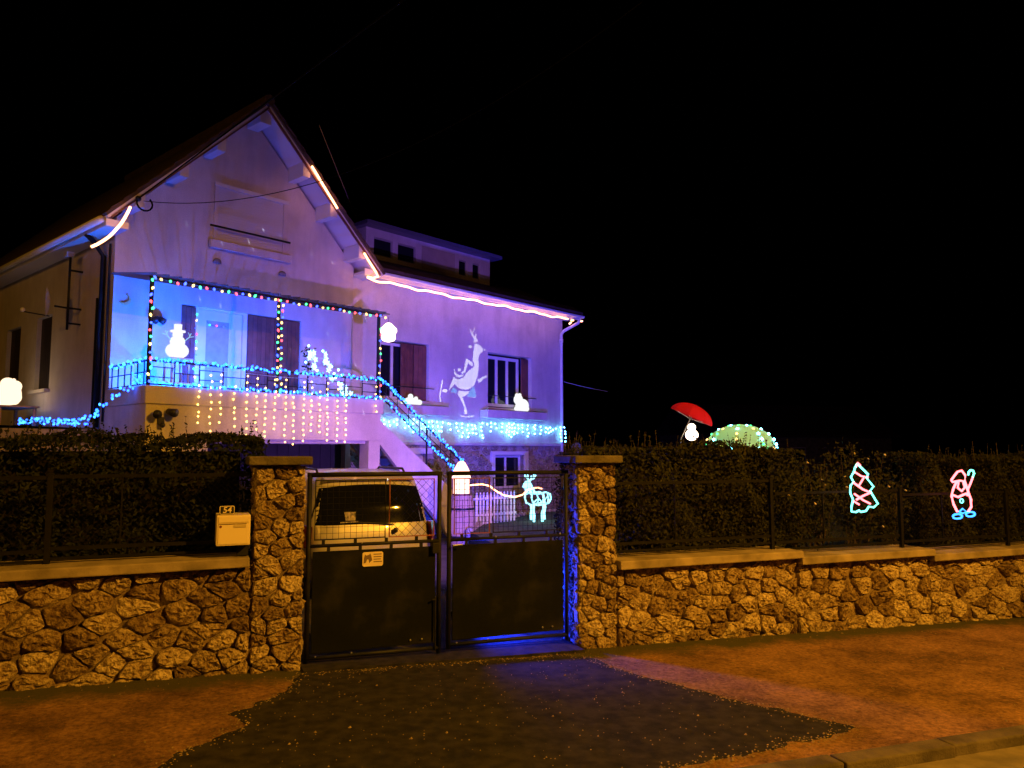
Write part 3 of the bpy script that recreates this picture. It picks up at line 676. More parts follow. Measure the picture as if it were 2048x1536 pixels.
# attic window with closed roller shutter
aw = part('attic_window', MB().prism(rect(1.75, 3.31, 5.88, 7.05), -.035, -.001, FX, [hole(1.83, 3.23, 5.95, 6.96)]), M_WALL, hs, bevel=.006)
sm = MB().box(0, 1.4, -.008, .0, .002, .048).mesh('shutter_slat'); sm.materials.append(mat('roller_slat', (.62, .6, .58), rough=.5))
for i in range(20): inst('shutter_slat', sm, aw, (1.83, -.004, 5.95 + i * .0505))
part('window_sill', MB().box(1.66, 3.40, -.12, -.036, 5.74, 5.9), M_WALL, aw, bevel=.01)
part('grab_rail', MB().box(1.62, 3.33, -.16, -.13, 6.13, 6.165), M_IRON, aw)
part('lintel', MB().box(1.74, 3.34, -.05, -.036, 6.965, 7.04), M_WHITE, aw)
for x in (1.84, 3.24):
    part('wall_vent', MB().lathe([(.085, -.05), (.08, 0), (.055, .03), (.01, .045)], 10, (x, -.03, 5.52), sy=.6), mat('vent_grey', (.2, .19, .2), rough=.8), hs, smooth=True)
# ---- gable roof
AP = (2.5, 8.72); OV = -.58
def roofside(x0, z0, x1, z1, th, t0, t1, m, name, up=True):
    d = Vector((x1 - x0, z1 - z0)).normalized(); n = Vector((-d.y, d.x))
    if n.y < 0: n = -n
    P = [(x0, z0), (x1, z1), (x1 + n.x * th, z1 + n.y * th), (x0 + n.x * th, z0 + n.y * th)]
    return part(name, MB().prism(P, t0, t1, FX), m, hs)
for sx in (0, 1):
    ex = -.34 if sx == 0 else GW + .34
    roofside(ex, 5.74, 2.5 + (-.001 if sx == 0 else .001), 8.60, .05, OV, 9.6 if sx == 0 else 6.0, M_SOFFIT, 'roof_soffit')
    rs = roofside(ex + (-.03 if sx == 0 else .03), 5.775, 2.5, 8.675, .05, OV - .04, 9.7 if sx == 0 else 6.0, M_ROOF, 'gable_roof')
    # tiles along the verge, one by one
    d = Vector((2.5 - ex, 2.9)); Ln = d.length; d.normalize()
    for i in range(14):
        a = i / 14; b_ = (i + 1.12) / 14
        p0 = Vector((ex, 5.84)) + d * Ln * a; p1 = Vector((ex, 5.84)) + d * Ln * min(b_, 1)
        lift = .035
        part('verge_tile', MB().prism([(p0.x, p0.y + lift), (p1.x, p1.y), (p1.x, p1.y + .03), (p0.x, p0.y + lift + .03)], OV - .06, OV + .25, FX), M_ROOF, rs)
part('ridge_tiles', MB().tube([(2.5, OV - .06, 8.74), (2.5, 6, 8.74)], .11, 8), M_ROOF, hs)
# boxed purlin ends under the right and left verges
for s0 in (3.42, 4.10, 4.84):
    for mir in (0, 1):
        z0 = 8.6 - (s0 - 2.5) * .997; Q = [(s0 - .09, z0 - .22), (s0 + .08, z0 - .22), (s0 + .08, z0 - .082), (s0 - .09, z0 + .088)]
        if mir: Q = [(5.0 - x, z) for x, z in Q][::-1]
        part('purlin', MB().prism(Q, OV + .03, -.001, FX), M_SOFFIT, hs, bevel=.005)
part('ridge_purlin', MB().box(2.38, 2.62, OV + .08, -.001, 8.3, 8.56), M_SOFFIT, hs, bevel=.005)
part('bargeboard', MB().prism([(-.3, 5.74), (-.3, 5.80), (2.5, 8.62), (2.5, 8.56)], OV - .0, OV + .035, FX), M_BROWN, hs)
part('bargeboard', MB().prism([(GW + .3, 5.74), (GW + .3, 5.80), (2.5, 8.62), (2.5, 8.56)], OV - .001, OV + .034, FX), M_BROWN, hs)
# side eave gutter box
part('side_eave', MB().box(-.36, -.001, OV + .05, 9.6, 5.62, 5.74), M_SOFFIT, hs)
part('side_gutter', MB().tube([(-.42, OV + .1, 5.72), (-.42, 9.6, 5.72)], .06, 8), M_WHITE, hs, smooth=True)
# ---- wing roof, gutter and downpipe
EZ = 5.86
def rz(t): return EZ + .06 + (t + .42) * .42
wr = part('wing_roof', MB().prism([(-.42, EZ - .02), (4.6, rz(4.6)), (4.6, rz(4.6) + .1), (-.45, EZ + .08)], GW + .36, WE + .22, SX), M_ROOF, hs)
part('wing_roof_back', MB().prism([(4.6, rz(4.6)), (9.2, EZ), (9.2, EZ + .1), (4.6, rz(4.6) + .1)], GW + .36, WE + .22, SX), M_ROOF, hs)
for i in range(22):
    x = GW + .4 + i * .343
    part('eave_tile', MB().prism([(-.47, EZ + .075), (-.1, rz(-.1) + .105), (-.1, rz(-.1) + .135), (-.47, EZ + .11)], x, x + .325, SX), M_ROOF, wr)
part('eave_soffit', MB().box(GW + .002, WE + .18, -.38, WT - .002, EZ - .075, EZ - .025), M_SOFFIT, hs)
part('eave_fascia', MB().box(GW + .002, WE + .18, -.405, -.381, EZ - .12, EZ + .03), M_SOFFIT, hs)
part('gutter', MB().prism([(-.52 + .06 * math.cos(a) + .05, EZ - .01 + .06 * math.sin(a)) for a in np.linspace(math.pi, 2 * math.pi, 9)] + [(-.415, EZ + .0), (-.525, EZ + .0)], GW + .3, WE + .2, SX), M_WHITE, hs)
part('downpipe', MB().tube([(WE + .08, -.45, EZ - .07), (WE + .06, -.40, EZ - .2), (WE - .10, WT - .12, EZ - .42), (WE - .13, WT - .06, EZ - .52), (WE - .13, WT - .06, 4.0), (WE - .13, WT - .06, 1.6)], .045, 10), M_WHITE, hs, smooth=True)
part('pipe_collar', MB().tube([(WE - .13, WT - .06, 5.1), (WE - .13, WT - .06, 5.2)], .058, 10), M_WHITE, hs, smooth=True)
# flat-roofed dormer
DT = 1.2
dm = part('dormer', MB().prism(rect(6.28, 10.72, rz(DT) - .15, 7.42), DT, DT + .12, FX, [hole(6.52, 7.12, 6.76, 7.22), hole(7.29, 7.89, 6.76, 7.22), hole(9.47, 9.79, 6.76, 7.2), hole(10.01, 10.31, 6.76, 7.2)]), M_WALL, hs)
part('dormer_cheek', MB().prism([(DT + .121, rz(DT) - .1), (DT + .121, 7.42), (3.2, 7.42)], 6.28, 6.36, SX), M_WALL, dm)
part('dormer_roof', MB().box(6.1, 10.95, DT - .28, 3.4, 7.42, 7.52), mat('zinc', (.16, .16, .18), rough=.5, metal=.3), dm, bevel=.01)
for a, b_ in ((6.52, 7.12), (7.29, 7.89), (9.47, 9.79), (10.01, 10.31)):
    wd = part('dormer_window', MB().prism(rect(a, b_, 6.76, 7.22 if a < 9 else 7.2), DT + .04, DT + .07, FX, [hole(a + .035, b_ - .035, 6.795, 7.18 if a < 9 else 7.165)]), mat('grey_frame', (.3, .29, .28), rough=.5), dm)
    part('pane', MB().box(a + .035, b_ - .035, DT + .05, DT + .058, 6.795, 7.18), M_GLASS, wd)
part('dormer_shutter', MB().box(8.1, 9.3, DT - .02, DT - .001, 6.7, 7.3), mat('dormer_panel', (.42, .34, .28), (.48, .4, .33), rough=.8, scale=4), dm)
# ---- wing windows
def sash(a0, a1, z0, z1, t, parent, name='window', mull=1, fw=.05):
    w = part(name, MB().prism(rect(a0, a1, z0, z1), t, t + .06, FX, [hole(a0 + fw + (a1 - a0 - fw) * k / mull, a0 + (a1 - a0 - fw) * (k + 1) / mull, z0 + fw, z1 - fw) for k in range(mull)]), M_WHITE, parent, bevel=.005)
    for k in range(mull):
        p0, p1 = a0 + fw + (a1 - a0 - fw) * k / mull, a0 + (a1 - a0 - fw) * (k + 1) / mull
        part('pane', MB().box(p0, p1, t + .028, t + .034, z0 + fw, z1 - fw), M_GLASS, w)
    return w
w1 = sash(5.96, 6.9, 3.12, 4.46, WT + .18, hs, mull=2, fw=.07)
for i in range(9):
    z = 3.22 + i * .137; part('blind_slat', MB().box(6.06, 6.36, WT + .212, WT + .217, z, z + .085), mat('blind', (.5, .5, .52), rough=.5), w1)
def shutter(x0, z0, z1, ang, t, w=.52):
    c, s_ = math.cos(R(ang)), math.sin(R(ang))
    def bx(a0, a1, d0, d1, q0, q1):
        P = []
        for q in (q0, q1):
            for a, d in ((a0, d0), (a1, d0), (a1, d1), (a0, d1)): P.append((x0 + a * c - d * s_, t + a * s_ + d * c, q))
        return MB().hexa(P)
    sh = part('shutter', bx(0, w, .012, .03, z0, z1), M_BROWN, hs)
    nb = max(2, int(w / .1))
    for i in range(nb): part('board', bx(i * w / nb + .003, (i + 1) * w / nb - .003, -.008, .0125, z0 + .01, z1 - .01), M_BROWN, sh, bevel=.003)
    return sh
shutter(6.62, 3.13, 4.47, 6, WT + .07, .40); shutter(7.04, 3.13, 4.47, -4, WT + .1, .38)
w2 = sash(9.60, 10.98, 3.1, 4.47, WT + .18, hs, mull=3, fw=.085)
shutter(11.0, 3.1, 4.48, 6, WT + .08, .31)
for a0, a1, z in ((5.95, 7.44, 3.1), (9.54, 11.33, 3.06)):
    part('window_sill', MB().box(a0 - .05, a1 + .05, WT - .06, WT + .17, z - .06, z + .0), M_WALL, hs, bevel=.006)
    part('window_bar', MB().tube([(a0 - .1, WT - .09, z + .31), (a1 + .1, WT - .09, z + .31)], .011, 6), M_IRON, hs, smooth=True)
for a0, a1 in ((6.0, 7.84), (9.17, 11.6)):
    b_ = part('window_box', MB().prism(rect(a0, a1, 2.76, 2.975), WT - .36, WT - .06, FX), M_WALL, hs, bevel=.012)
    part('soil', MB().box(a0 + .04, a1 - .04, WT - .33, WT - .09, 2.97, 2.985), M_SOIL, b_)
# plinth openings
part('plinth_lintel', MB().box(6.36, 7.58, WT + .0, WT + .2, 1.84, 1.98), M_WHITE, hs, bevel=.006)
pdr = part('plinth_door', MB().box(6.5, 7.45, WT + .2, WT + .24, -.2, 1.84), mat('pale_door', (.6, .58, .6), rough=.6), hs)
for k in range(2): part('door_panel', MB().box(6.58 + k * .42, 6.94 + k * .42, WT + .185, WT + .201, .2, 1.6), MATS['pale_door'], pdr, bevel=.006)
part('plinth_window_surround', MB().prism([(9.72, .85), (9.85, .85), (9.85, 1.8), (11.08, 1.8), (11.08, .85), (11.21, .85), (11.21, 1.9), (9.72, 1.9)], WT + .01, WT + .2, FX), M_WHITE, hs, bevel=.006)
pw = sash(9.86, 11.07, .9, 1.79, WT + .2, hs, 'plinth_window', 2, .06)
# ---- side wall windows and fittings (left of the gable)
for t0, t1, z0, z1 in ((2.95, 3.82, 3.12, 4.6), (4.84, 5.78, 3.12, 4.56), (7.4, 8.3, 3.12, 4.56)):
    s_ = part('side_shutter', MB().prism(rect(t0, t1, z0, z1), .10, .13, SX), mat('dark_shutter', (.025, .018, .018), (.035, .025, .022), rough=.6, scale=6), hs)
    n = 8
    for i in range(n): part('board', MB().prism(rect(t0 + .01 + i * (t1 - t0) / n, t0 + (i + 1) * (t1 - t0) / n - .004, z0 + .02, z1 - .02), .085, .102, SX), MATS['dark_shutter'], s_)
    part('window_sill', MB().box(-.1, .1, t0 - .06, t1 + .06, z0 - .07, z0 - .001), M_WALL, hs, bevel=.006)
part('downpipe', MB().tube([(-.36, .34, 5.64), (-.2, .34, 5.5), (-.06, .34, 5.3), (-.06, .34, 2.3)], .045, 8), M_IRON, hs, smooth=True)
part('conduit', MB().tube([(-.03, .62, 4.6), (-.03, .62, 2.4)], .02, 6).tube([(-.03, .14, 5.5), (-.03, .14, 2.4)], .018, 6), M_IRON, hs)
dish = thing('satellite_dish', 'small satellite dish on a mast on the left side wall', 'satellite dish', 'H', (-.0, 1.5, 4.15))
part('mast', MB().tube([(-.22, 1.45, 4.1), (-.22, 1.45, 5.45)], .022, 8), M_IRON, dish, smooth=True)
for z in (4.22, 4.5, 5.2): part('wall_bracket', MB().box(-.22, -.001, 1.43, 1.47, z - .015, z + .015), M_IRON, dish)
dd = MB(); n = 20
prof = [(.27 * k / 5, .07 * (k / 5) ** 2) for k in range(6)]
vs = []; 
for r_, q in prof:
    for k in range(n):
        a = 6.2832 * k / n; vs.append((-.42 + r_ * math.cos(a) * .35 - q * .9, 1.75 + r_ * math.cos(a) * .93 - .0, 4.62 + r_ * math.sin(a)))
fs = [(i * n + k, i * n + (k + 1) % n, (i + 1) * n + (k + 1) % n, (i + 1) * n + k) for i in range(5) for k in range(n)]
part('reflector', MB().add(vs, fs), mat('dish_grey', (.45, .45, .47), rough=.5), dish, smooth=True)
part('dish_arm', MB().tube([(-.22, 1.46, 4.5), (-.36, 1.7, 4.55)], .02, 6).tube([(-.42, 1.75, 4.36), (-.78, 1.95, 4.42)], .012, 6), M_IRON, dish)
part('receiver', MB().ball((-.8, 1.96, 4.45), .045, 8, 6), mat('receiver_white', (.6, .6, .6), rough=.5), dish, smooth=True)
part('lamp_head', MB().box(-.3, -.16, 1.4, 1.56, 5.44, 5.54), mat('receiver_white', (.6, .6, .6)), dish, bevel=.01)
# stairs from balcony down to the yard
SL = .727
def sz(s): return 2.52 - (s - 4.64) * SL
st = part('stair_stringer', MB().prism([(4.602, 2.52), (4.602, 2.05), (6.6, 0), (8.1, 0)], BAL + .02, BAL + .11, FX), M_WALL, hs)
part('stair_stringer', MB().prism([(4.602, 2.52), (4.602, 2.05), (6.6, 0), (8.1, 0)], -.62, -.53, FX), M_WALL, hs)
n = 14
for i in range(n):
    s0 = 4.61 + i * .247; z = 2.5 - (i + 1) * .177
    part('step', MB().box(s0, s0 + .28, BAL + .111, -.621, z - .05, z), M_CONC, st, bevel=.006)
for t in (BAL + .06,):
    hr = part('stair_rail', MB().tube([(4.56, t, 3.33), (4.7, t, 3.30), (6.95, t, 1.66)], .018, 8), M_IRON, hs, smooth=True)
    part('stair_rail_foot', MB().tube([(4.62, t, 2.93), (4.78, t, 2.90), (6.95, t, 1.32)], .014, 8), M_IRON, hr, smooth=True)
    part('stair_rail_bar', MB().tube([(4.72, t, 3.1), (6.95, t, 1.49)], .008, 6), M_IRON, hr, smooth=True)
    for k in range(8):
        s0 = 4.78 + k * .305; z0 = 3.245 - (s0 - 4.78) * SL; part('baluster', MB().tube([(s0, t, z0), (s0, t, z0 - .36)], .008, 5), M_IRON, hr)
    part('newel', MB().tube([(6.95, t, 1.72), (6.95, t, .35)], .025, 8), M_IRON, hr)
    part('newel', MB().tube([(5.9, t, 2.45), (5.9, t, 1.2)], .02, 8), M_IRON, hr)
# raised terrace beside the left wall
tr = sheet('terrace', [-9, -6, -3, -1.5, -.04], [.12, 1, 2, 4, 6, 12], lambda u, v: 2.28 + .03 * math.sin(3 * u + 2 * v), M_GRASS, 'H')
wt = bpy.data.objects.new('terrace_retaining_wall', MB().box(-9, -.04, .0, .119, -.2, 2.26).mesh('rw')); COL.objects.link(wt); wt.location = H_O; wt.rotation_euler = (0, 0, H_A); wt.data.materials.append(M_CONC)
tag(wt, 'grey retaining wall of the raised terrace, left of the balcony', 'retaining wall')
# raised lawn on the right of the drive
lawn = [(4.15, 7.4), (4.8, 8.6), (5.6, 9.4), (6.6, 10.5), (7.6, 11.3), (8.6, 11.6), (18, 12), (18, 1.5), (3.7, 1.5), (3.65, 4)]
lw = bpy.data.objects.new('lawn', MB().prism(lawn, -.2, .33, lambda a, b, d: (a, b, d)).mesh('lawn')); COL.objects.link(lw); lw.location = W_O; lw.rotation_euler = (0, 0, W_A); lw.data.materials.append(M_GRASS); lw['kind'] = 'structure'
ed = thing('lawn_edging', 'row of pale round edging stones around the lawn behind the gate', 'edging', 'W', (5.6, 9.4, 0))
em = MB().lathe([(.01, -.16), (.075, -.16), (.08, .0), (.06, .05), (.01, .07)], 8).mesh('edging_stone', True); em.materials.append(M_STONE2)
for i in range(5):
    a, b_ = Vector(lawn[i]), Vector(lawn[i + 1]); n = int((b_ - a).length / .17)
    for k in range(n): p = a.lerp(b_, k / n); inst('edging_stone', em, ed, (p.x, p.y, .34))

# ------------------------------------------------------------------ parked car
CA = R(27); FR['C'] = (Vector((-1.755, 9.95, 0.0)), CA)
car = thing('parked_car', 'silver estate car parked behind the gate, tailgate to the street', 'car', 'C', (0, 2, 0))
M_CAR = mat('silver_paint', (.52, .5, .46), rough=.35, metal=.1, coat=.4)
sl = [(.28, .80, .08, 4.15), (.42, .86, .0, 4.25), (.62, .875, -.015, 4.22), (.80, .875, .0, 4.1), (.93, .865, .03, 3.75), (.985, .85, .055, 3.35), (1.2, .81, .115, 2.9), (1.42, .745, .205, 2.45), (1.50, .715, .245, 2.25), (1.56, .68, .29, 2.1), (1.615, .60, .38, 1.95), (1.645, .45, .6, 1.75), (1.655, .2, .9, 1.5)]
def cs(z, k):
    zs = [q[0] for q in sl]; return float(np.interp(z, zs, [q[k] for q in sl]))
mb = MB(); n = 40; vs = []
for z, w, y0, y1 in sl:
    cy = (y0 + y1) / 2; hy = (y1 - y0) / 2
    for k in range(n):
        a = 2 * math.pi * (k + .5) / n; c, s_ = math.cos(a), math.sin(a); e = .28
        vs.append((w * math.copysign(abs(c) ** e, c), cy + hy * math.copysign(abs(s_) ** e, s_), z))
fs = [(i * n + k, i * n + (k + 1) % n, (i + 1) * n + (k + 1) % n, (i + 1) * n + k) for i in range(len(sl) - 1) for k in range(n)] + [tuple(range(n)), tuple(range((len(sl) - 1) * n, len(sl) * n))]
body = part('body', mb.add(vs, fs), M_CAR, car, smooth=True)
def rearpt(x, z, off):
    w = cs(z, 1); y0, y1 = cs(z, 2), cs(z, 3); hy = (y1 - y0) / 2; e = .28
    c = min(.9999, abs(x) / w) ** (1 / e); s_ = math.sqrt(max(0, 1 - c * c)) ** e
    return (x, (y0 + y1) / 2 - hy * s_ - off, z)
def rearpatch(x0, x1, z0, z1, off, nx=14, nz=6, taper=0.0, crown=0.0):
    vs = []
    for j in range(nz + 1):
        z = z0 + (z1 - z0) * j / nz
        for i in range(nx + 1):
            t = i / nx * 2 - 1; x = (x0 + x1) / 2 + (x1 - x0) / 2 * t * (1 - taper * j / nz)
            vs.append(rearpt(x, z + crown * (1 - t * t) * (j / nz), off))
    return MB().add(vs, [(j * (nx + 1) + i, j * (nx + 1) + i + 1, (j + 1) * (nx + 1) + i + 1, (j + 1) * (nx + 1) + i) for j in range(nz) for i in range(nx)])
M_CGL = glassy('car_glass', (.006, .007, .012), .03)
rg = part('rear_window', rearpatch(-.79, .79, .975, 1.43, .006, 20, 8, .17, .04), M_CGL, car, smooth=True)
part('sticker', rearpatch(-.36, -.24, 1.02, 1.13, .011, 6, 4, -.25).add([rearpt(x, z, .011) for x, z in ((-.43, .995), (-.2, 1.0), (-.2, 1.015), (-.43, 1.01))], [(0, 1, 2, 3)]), mat('sticker_white', (.5, .44, .4), (.02, .02, .02), rough=.6, scale=28), rg)
part('wiper', MB().tube([rearpt(.26, .96, .03), rearpt(-.2, 1.0, .02)], .008, 6), M_BLACK, rg)
part('wiper_motor', MB().ball((.27, -.02, .885), .035, 10, 6), M_BLACK, car, smooth=True)
part('spoiler', MB().hexa([(-.6, .21, 1.515), (.6, .21, 1.515), (.62, .42, 1.55), (-.62, .42, 1.55), (-.6, .2, 1.535), (.6, .2, 1.535), (.6, .42, 1.60), (-.6, .42, 1.60)]), M_CAR, car, bevel=.01)
part('rear_bumper', rearpatch(-.84, .84, .36, .6, .05, 16, 4), M_CAR, car, smooth=True)
part('number_plate', MB().box(-.26, .26, -.085, -.07, .44, .55), M_CREAM, car)
M_TAIL = glassy('tail_lens', (.16, .012, .012), .15)
for s_ in (-1, 1):
    part('tail_light', MB().hexa([(s_ * .80, .03, .70), (s_ * .885, .18, .70), (s_ * .885, .28, .70), (s_ * .80, .22, .70), (s_ * .78, .03, .97), (s_ * .868, .18, .97), (s_ * .868, .28, .97), (s_ * .78, .22, .97)]), M_TAIL, car, bevel=.01)
    for (y0, y1) in ((.55, 1.35), (1.45, 2.3)):
        vs = []
        for j in range(5):
            z = 1.0 + .42 * j / 4; q = y0 + (.18 * j / 4 if y0 < 1 else 0); p = y1 - (.25 * j / 4 if y0 > 1 else 0)
            for y in (q, p): vs.append((s_ * (cs(z, 1) + .006), y, z))
        part('side_window', MB().add(vs, [(2 * j, 2 * j + 1, 2 * j + 3, 2 * j + 2) for j in range(4)]), M_CGL, car)
    part('roof_rail', MB().tube([(s_ * .6, .6, 1.6), (s_ * .6, .7, 1.66), (s_ * .58, 1.7, 1.665), (s_ * .58, 1.85, 1.61)], .016, 8), M_BLACK, car, smooth=True)
    part('mirror', MB().box(s_ * .88, s_ * 1.02, 2.62, 2.72, 1.0, 1.15) if s_ > 0 else MB().box(-1.02, -.88, 2.62, 2.72, 1.0, 1.15), M_CAR, car, bevel=.02)
    for y in (.72, 3.4):
        tyre = part('wheel', MB().add(*(lambda prof, n: ([(s_ * q, y + r_ * math.cos(6.2832 * k / n), .31 + r_ * math.sin(6.2832 * k / n)) for q, r_ in prof for k in range(n)], [(i * n + k, i * n + (k + 1) % n, (i + 1) * n + (k + 1) % n, (i + 1) * n + k) for i in range(len(prof) - 1) for k in range(n)]))([(.70, .2), (.7, .3), (.74, .31), (.86, .31), (.9, .295), (.9, .2)], 20)), M_BLACK, car, smooth=True)
        part('rim', MB().add([(s_ * .885, y + .2 * math.cos(6.2832 * k / 16), .31 + .2 * math.sin(6.2832 * k / 16)) for k in range(16)], [tuple(range(16))]), M_GALV, tyre)

# ------------------------------------------------------------------ light strings
E_BLUE = emit('blue_bulb', (.07, .42, 5.5), 2.0)
E_CYAN = emit('ice_bulb', (.6, 2.8, 4.6), 8.0)
E_WARM = emit('warm_bulb', (4.5, 2.5, .42), 2.2)
E_RED = emit('red_bulb', (5.0, .35, .5)); E_GRN = emit('green_bulb', (.25, 4.2, 1.1)); E_YEL = emit('yellow_bulb', (4.5, 2.6, .75)); E_DBL = emit('deep_blue_bulb', (.25, .5, 6.0))
E_ROPE = emit('amber_rope', (6.0, 2.2, .95), 1.5)
E_PURE = emit('white_glow', (1.02, 1.03, 1.05), 1.0)
E_WGLOW = emit('warm_glow', (2.2, 1.6, 1.05), .8)
E_TEAL = emit('teal_rope', (.6, 3.6, 2.9)); E_PINK = emit('red_rope', (5.0, .75, .85)); E_SKY = emit('sky_rope', (.15, 1.0, 4.0)); E_ICE = emit('ice_rope', (.85, 2.5, 2.9))
BULB = {}
def bulb(m, r):
    k = (m.name, r)
    if k not in BULB:
        me = MB().lathe([(r * .15, -r * 1.1), (r * .8, -r * .55), (r, 0), (r * .75, r * .6), (r * .15, r)], 7).mesh('bulb', True); me.materials.append(m); BULB[k] = me
    return BULB[k]
def walk(path, step):
    P = [Vector(p) for p in path]; out = []; d = 0.0; nxt = 0.0
    for a, b in zip(P, P[1:]):
        L = (b - a).length
        while nxt <= d + L: out.append(a.lerp(b, (nxt - d) / max(L, 1e-6))); nxt += step
        d += L
    return out
def string(label, f, path, step, mats, r=.016, jit=.02, wire=M_GCABLE, group=None, sag=0.0, seed=1, name='light_string', coil=.022):
    rnd = random.Random(seed); pts = walk(path, step)
    t = thing(name, label, 'light string', f, tuple(pts[0]), group)
    B = []
    for i, p in enumerate(pts): B.append(p + Vector((rnd.uniform(-jit, jit), rnd.uniform(-jit, jit) - .01, rnd.uniform(-jit, jit))))
    fine = walk(path, step / 2); W = [p + Vector((0, math.sin(i * 1.7) * coil, math.cos(i * 1.7) * coil)) for i, p in enumerate(fine)]
    if len(W) > 1: part('wire', MB().tube(W, .0035, 3), wire, t)
    for i, p in enumerate(B): inst('bulb', bulb(mats[i % len(mats)] if len(mats) < 9 else rnd.choice(mats), r), t, p, (rnd.uniform(-.6, .6), rnd.uniform(-.6, .6), 0), (1, 1, rnd.uniform(.9, 1.5)))
    return t
MULTI = [E_RED, E_DBL, E_YEL, E_GRN]
yb = BAL - .05
# multicolour strings on porch roof and posts
string('string of coloured bulbs along the front edge of the porch roof', 'H', [(-.03, BAL - .12, 4.64), (.1, BAL - .12, 4.60), (2.2, BAL - .12, 4.575), (4.5, BAL - .12, 4.60), (4.66, BAL - .12, 4.56)], .125, [E_DBL, E_YEL, E_GRN, E_RED], .022, .014, seed=2)
string('string of coloured bulbs down the porch post by the snowman', 'H', [(-.02, BAL - .045, 4.6), (-.02, BAL - .045, 2.95)], .115, [E_GRN, E_YEL, E_DBL, E_RED], .021, .018, seed=3)
string('doubled string of coloured bulbs around the middle porch post', 'H', [(2.21, BAL - .045, 4.6), (2.21, BAL - .045, 2.9), (2.29, BAL - .045, 2.9), (2.29, BAL - .045, 4.55)], .11, [E_RED, E_YEL, E_GRN, E_YEL, E_DBL], .021, .012, seed=4)
string('string of coloured bulbs down the porch post at the stair head', 'H', [(4.53, BAL - .045, 4.35), (4.53, BAL - .045, 2.95)], .125, [E_GRN, E_RED, E_DBL, E_YEL], .021, .016, seed=5)
string('added string of coloured bulbs in place of reflections, down the left jamb of the balcony door', 'H', [(1.5, .03, 4.45), (1.5, .03, 2.95)], .13, [E_GRN, E_YEL, E_DBL, E_RED], .016, .02, seed=6)  # bulbs added to stand for light reflections beside the door
tw = thing('light_string', 'short string of three coloured bulbs on the glass of the balcony door', 'light string', 'H', (1.8, .1, 4.3))
part('wire', MB().tube([(1.74, .12, 4.37), (1.8, .115, 4.3), (1.97, .115, 4.27), (2.14, .115, 4.3)], .003, 3), M_GCABLE, tw)
for x, m in ((1.8, E_GRN), (1.94, E_RED), (2.08, E_DBL)): inst('bulb', bulb(m, .015), tw, (x, .1, 4.29))
# blue garlands
E_CY2 = emit('pale_blue_bulb', (.16, 1.2, 4.6), 1.3); BG = [E_BLUE, E_BLUE, E_CY2]
string('blue bulb garland wound along the top of the balcony railing', 'H', [(-.03, -.1, 3.30), (-.02, BAL, 3.34), (1.2, yb, 3.345), (2.2, yb, 3.325), (3.2, yb, 3.34), (4.6, yb, 3.335)], .038, BG, .019, .036, seed=11)
string('blue bulb garland lying on the balcony wall below the railing', 'H', [(-.02, -1.0, 3.15), (-.04, BAL + .2, 3.0), (.6, yb - .03, 2.96), (2.0, yb - .03, 2.955), (4.58, yb - .03, 2.95)], .042, BG, .019, .032, seed=12)
string('blue bulb garland on the handrail of the stairs', 'H', [(4.6, BAL + .03, 3.34), (4.75, BAL + .03, 3.28), (6.95, BAL + .03, 1.68)], .036, BG, .019, .034, seed=13)
string('blue bulb garland along the foot rail of the stairs', 'H', [(4.6, BAL + .02, 2.95), (4.8, BAL + .02, 2.90), (6.95, BAL + .02, 1.33)], .042, BG, .019, .034, seed=14)
string('blue bulb garland trailing from the balcony corner to the terrace', 'H', [(-.08, -1.3, 3.0), (-.22, -1.15, 2.85), (-.42, -.85, 2.6), (-.5, -.45, 2.38), (-.5, .3, 2.38), (-.45, 1.2, 2.42), (-.4, 2.2, 2.46), (-.4, 3.3, 2.48)], .05, BG, .02, .055, seed=15)
# warm curtain of lights on the balcony front
def curtain(label, f, strands, m, r, step, seed, top, jx=.014):
    rnd = random.Random(seed); t = thing('light_curtain', label, 'light curtain', f, strands[0][:3])
    part('top_wire', MB().tube(top, .0035, 3), M_WCABLE, t)
    for (x, y, z, L) in strands:
        n = max(1, int(L / step)); dx = 0
        P = [(x, y, z)]
        for i in range(n):
            zz = z - (i + .6) * L / n + rnd.uniform(-.02, .02); p = (x + rnd.uniform(-jx, jx), y - .012 + rnd.uniform(-.01, .01), zz)
            P.append(p); inst('bulb', bulb(m, r), t, p, (rnd.uniform(-.5, .5), 0, 0))
        part('strand', MB().tube(P, .002, 3), M_WCABLE, t)
    return t
rnd = random.Random(31); S = []
for i, x in enumerate((.78, .98, 1.15, 1.4, 1.64, 1.82, 1.98, 2.17, 2.38, 2.55, 2.76, 2.92, 3.1, 3.27, 3.5, 3.69, 4.41)):
    S.append((x, BAL - .075, 3.24 if i % 3 else 3.05, (rnd.choice((1.0, 1.2, 1.32, 1.15)) if i < 16 else .62) * (.9 if i < 4 else 1) + (.0 if i % 3 else -.15)))
curtain('curtain of warm white bulbs hanging over the balcony front', 'H', S, E_WARM, .0145, .105, 32, [(.7, BAL - .07, 3.25), (2.2, BAL - .07, 3.22), (4.45, BAL - .07, 3.25)])
rnd = random.Random(33); S = []; x = 5.05
while x < 12.72:
    S.append((x, WT - .05 - rnd.uniform(0, .04), 2.67 + .03 * math.sin(x * 2) + rnd.uniform(-.05, .03), rnd.choice((.1, .16, .24, .3, .4, .5, .3)))); x += rnd.uniform(.10, .22)
S += [(WE + .03, WT - .03, 2.66, .5), (WE + .05, WT + .2, 2.66, .45)]
curtain('ice white icicle lights along the foot of the wing wall', 'H', S, E_CYAN, .0175, .095, 34, [(5.0, WT - .04, 2.67), (8, WT - .04, 2.66), (12.7, WT - .04, 2.65)], .04)
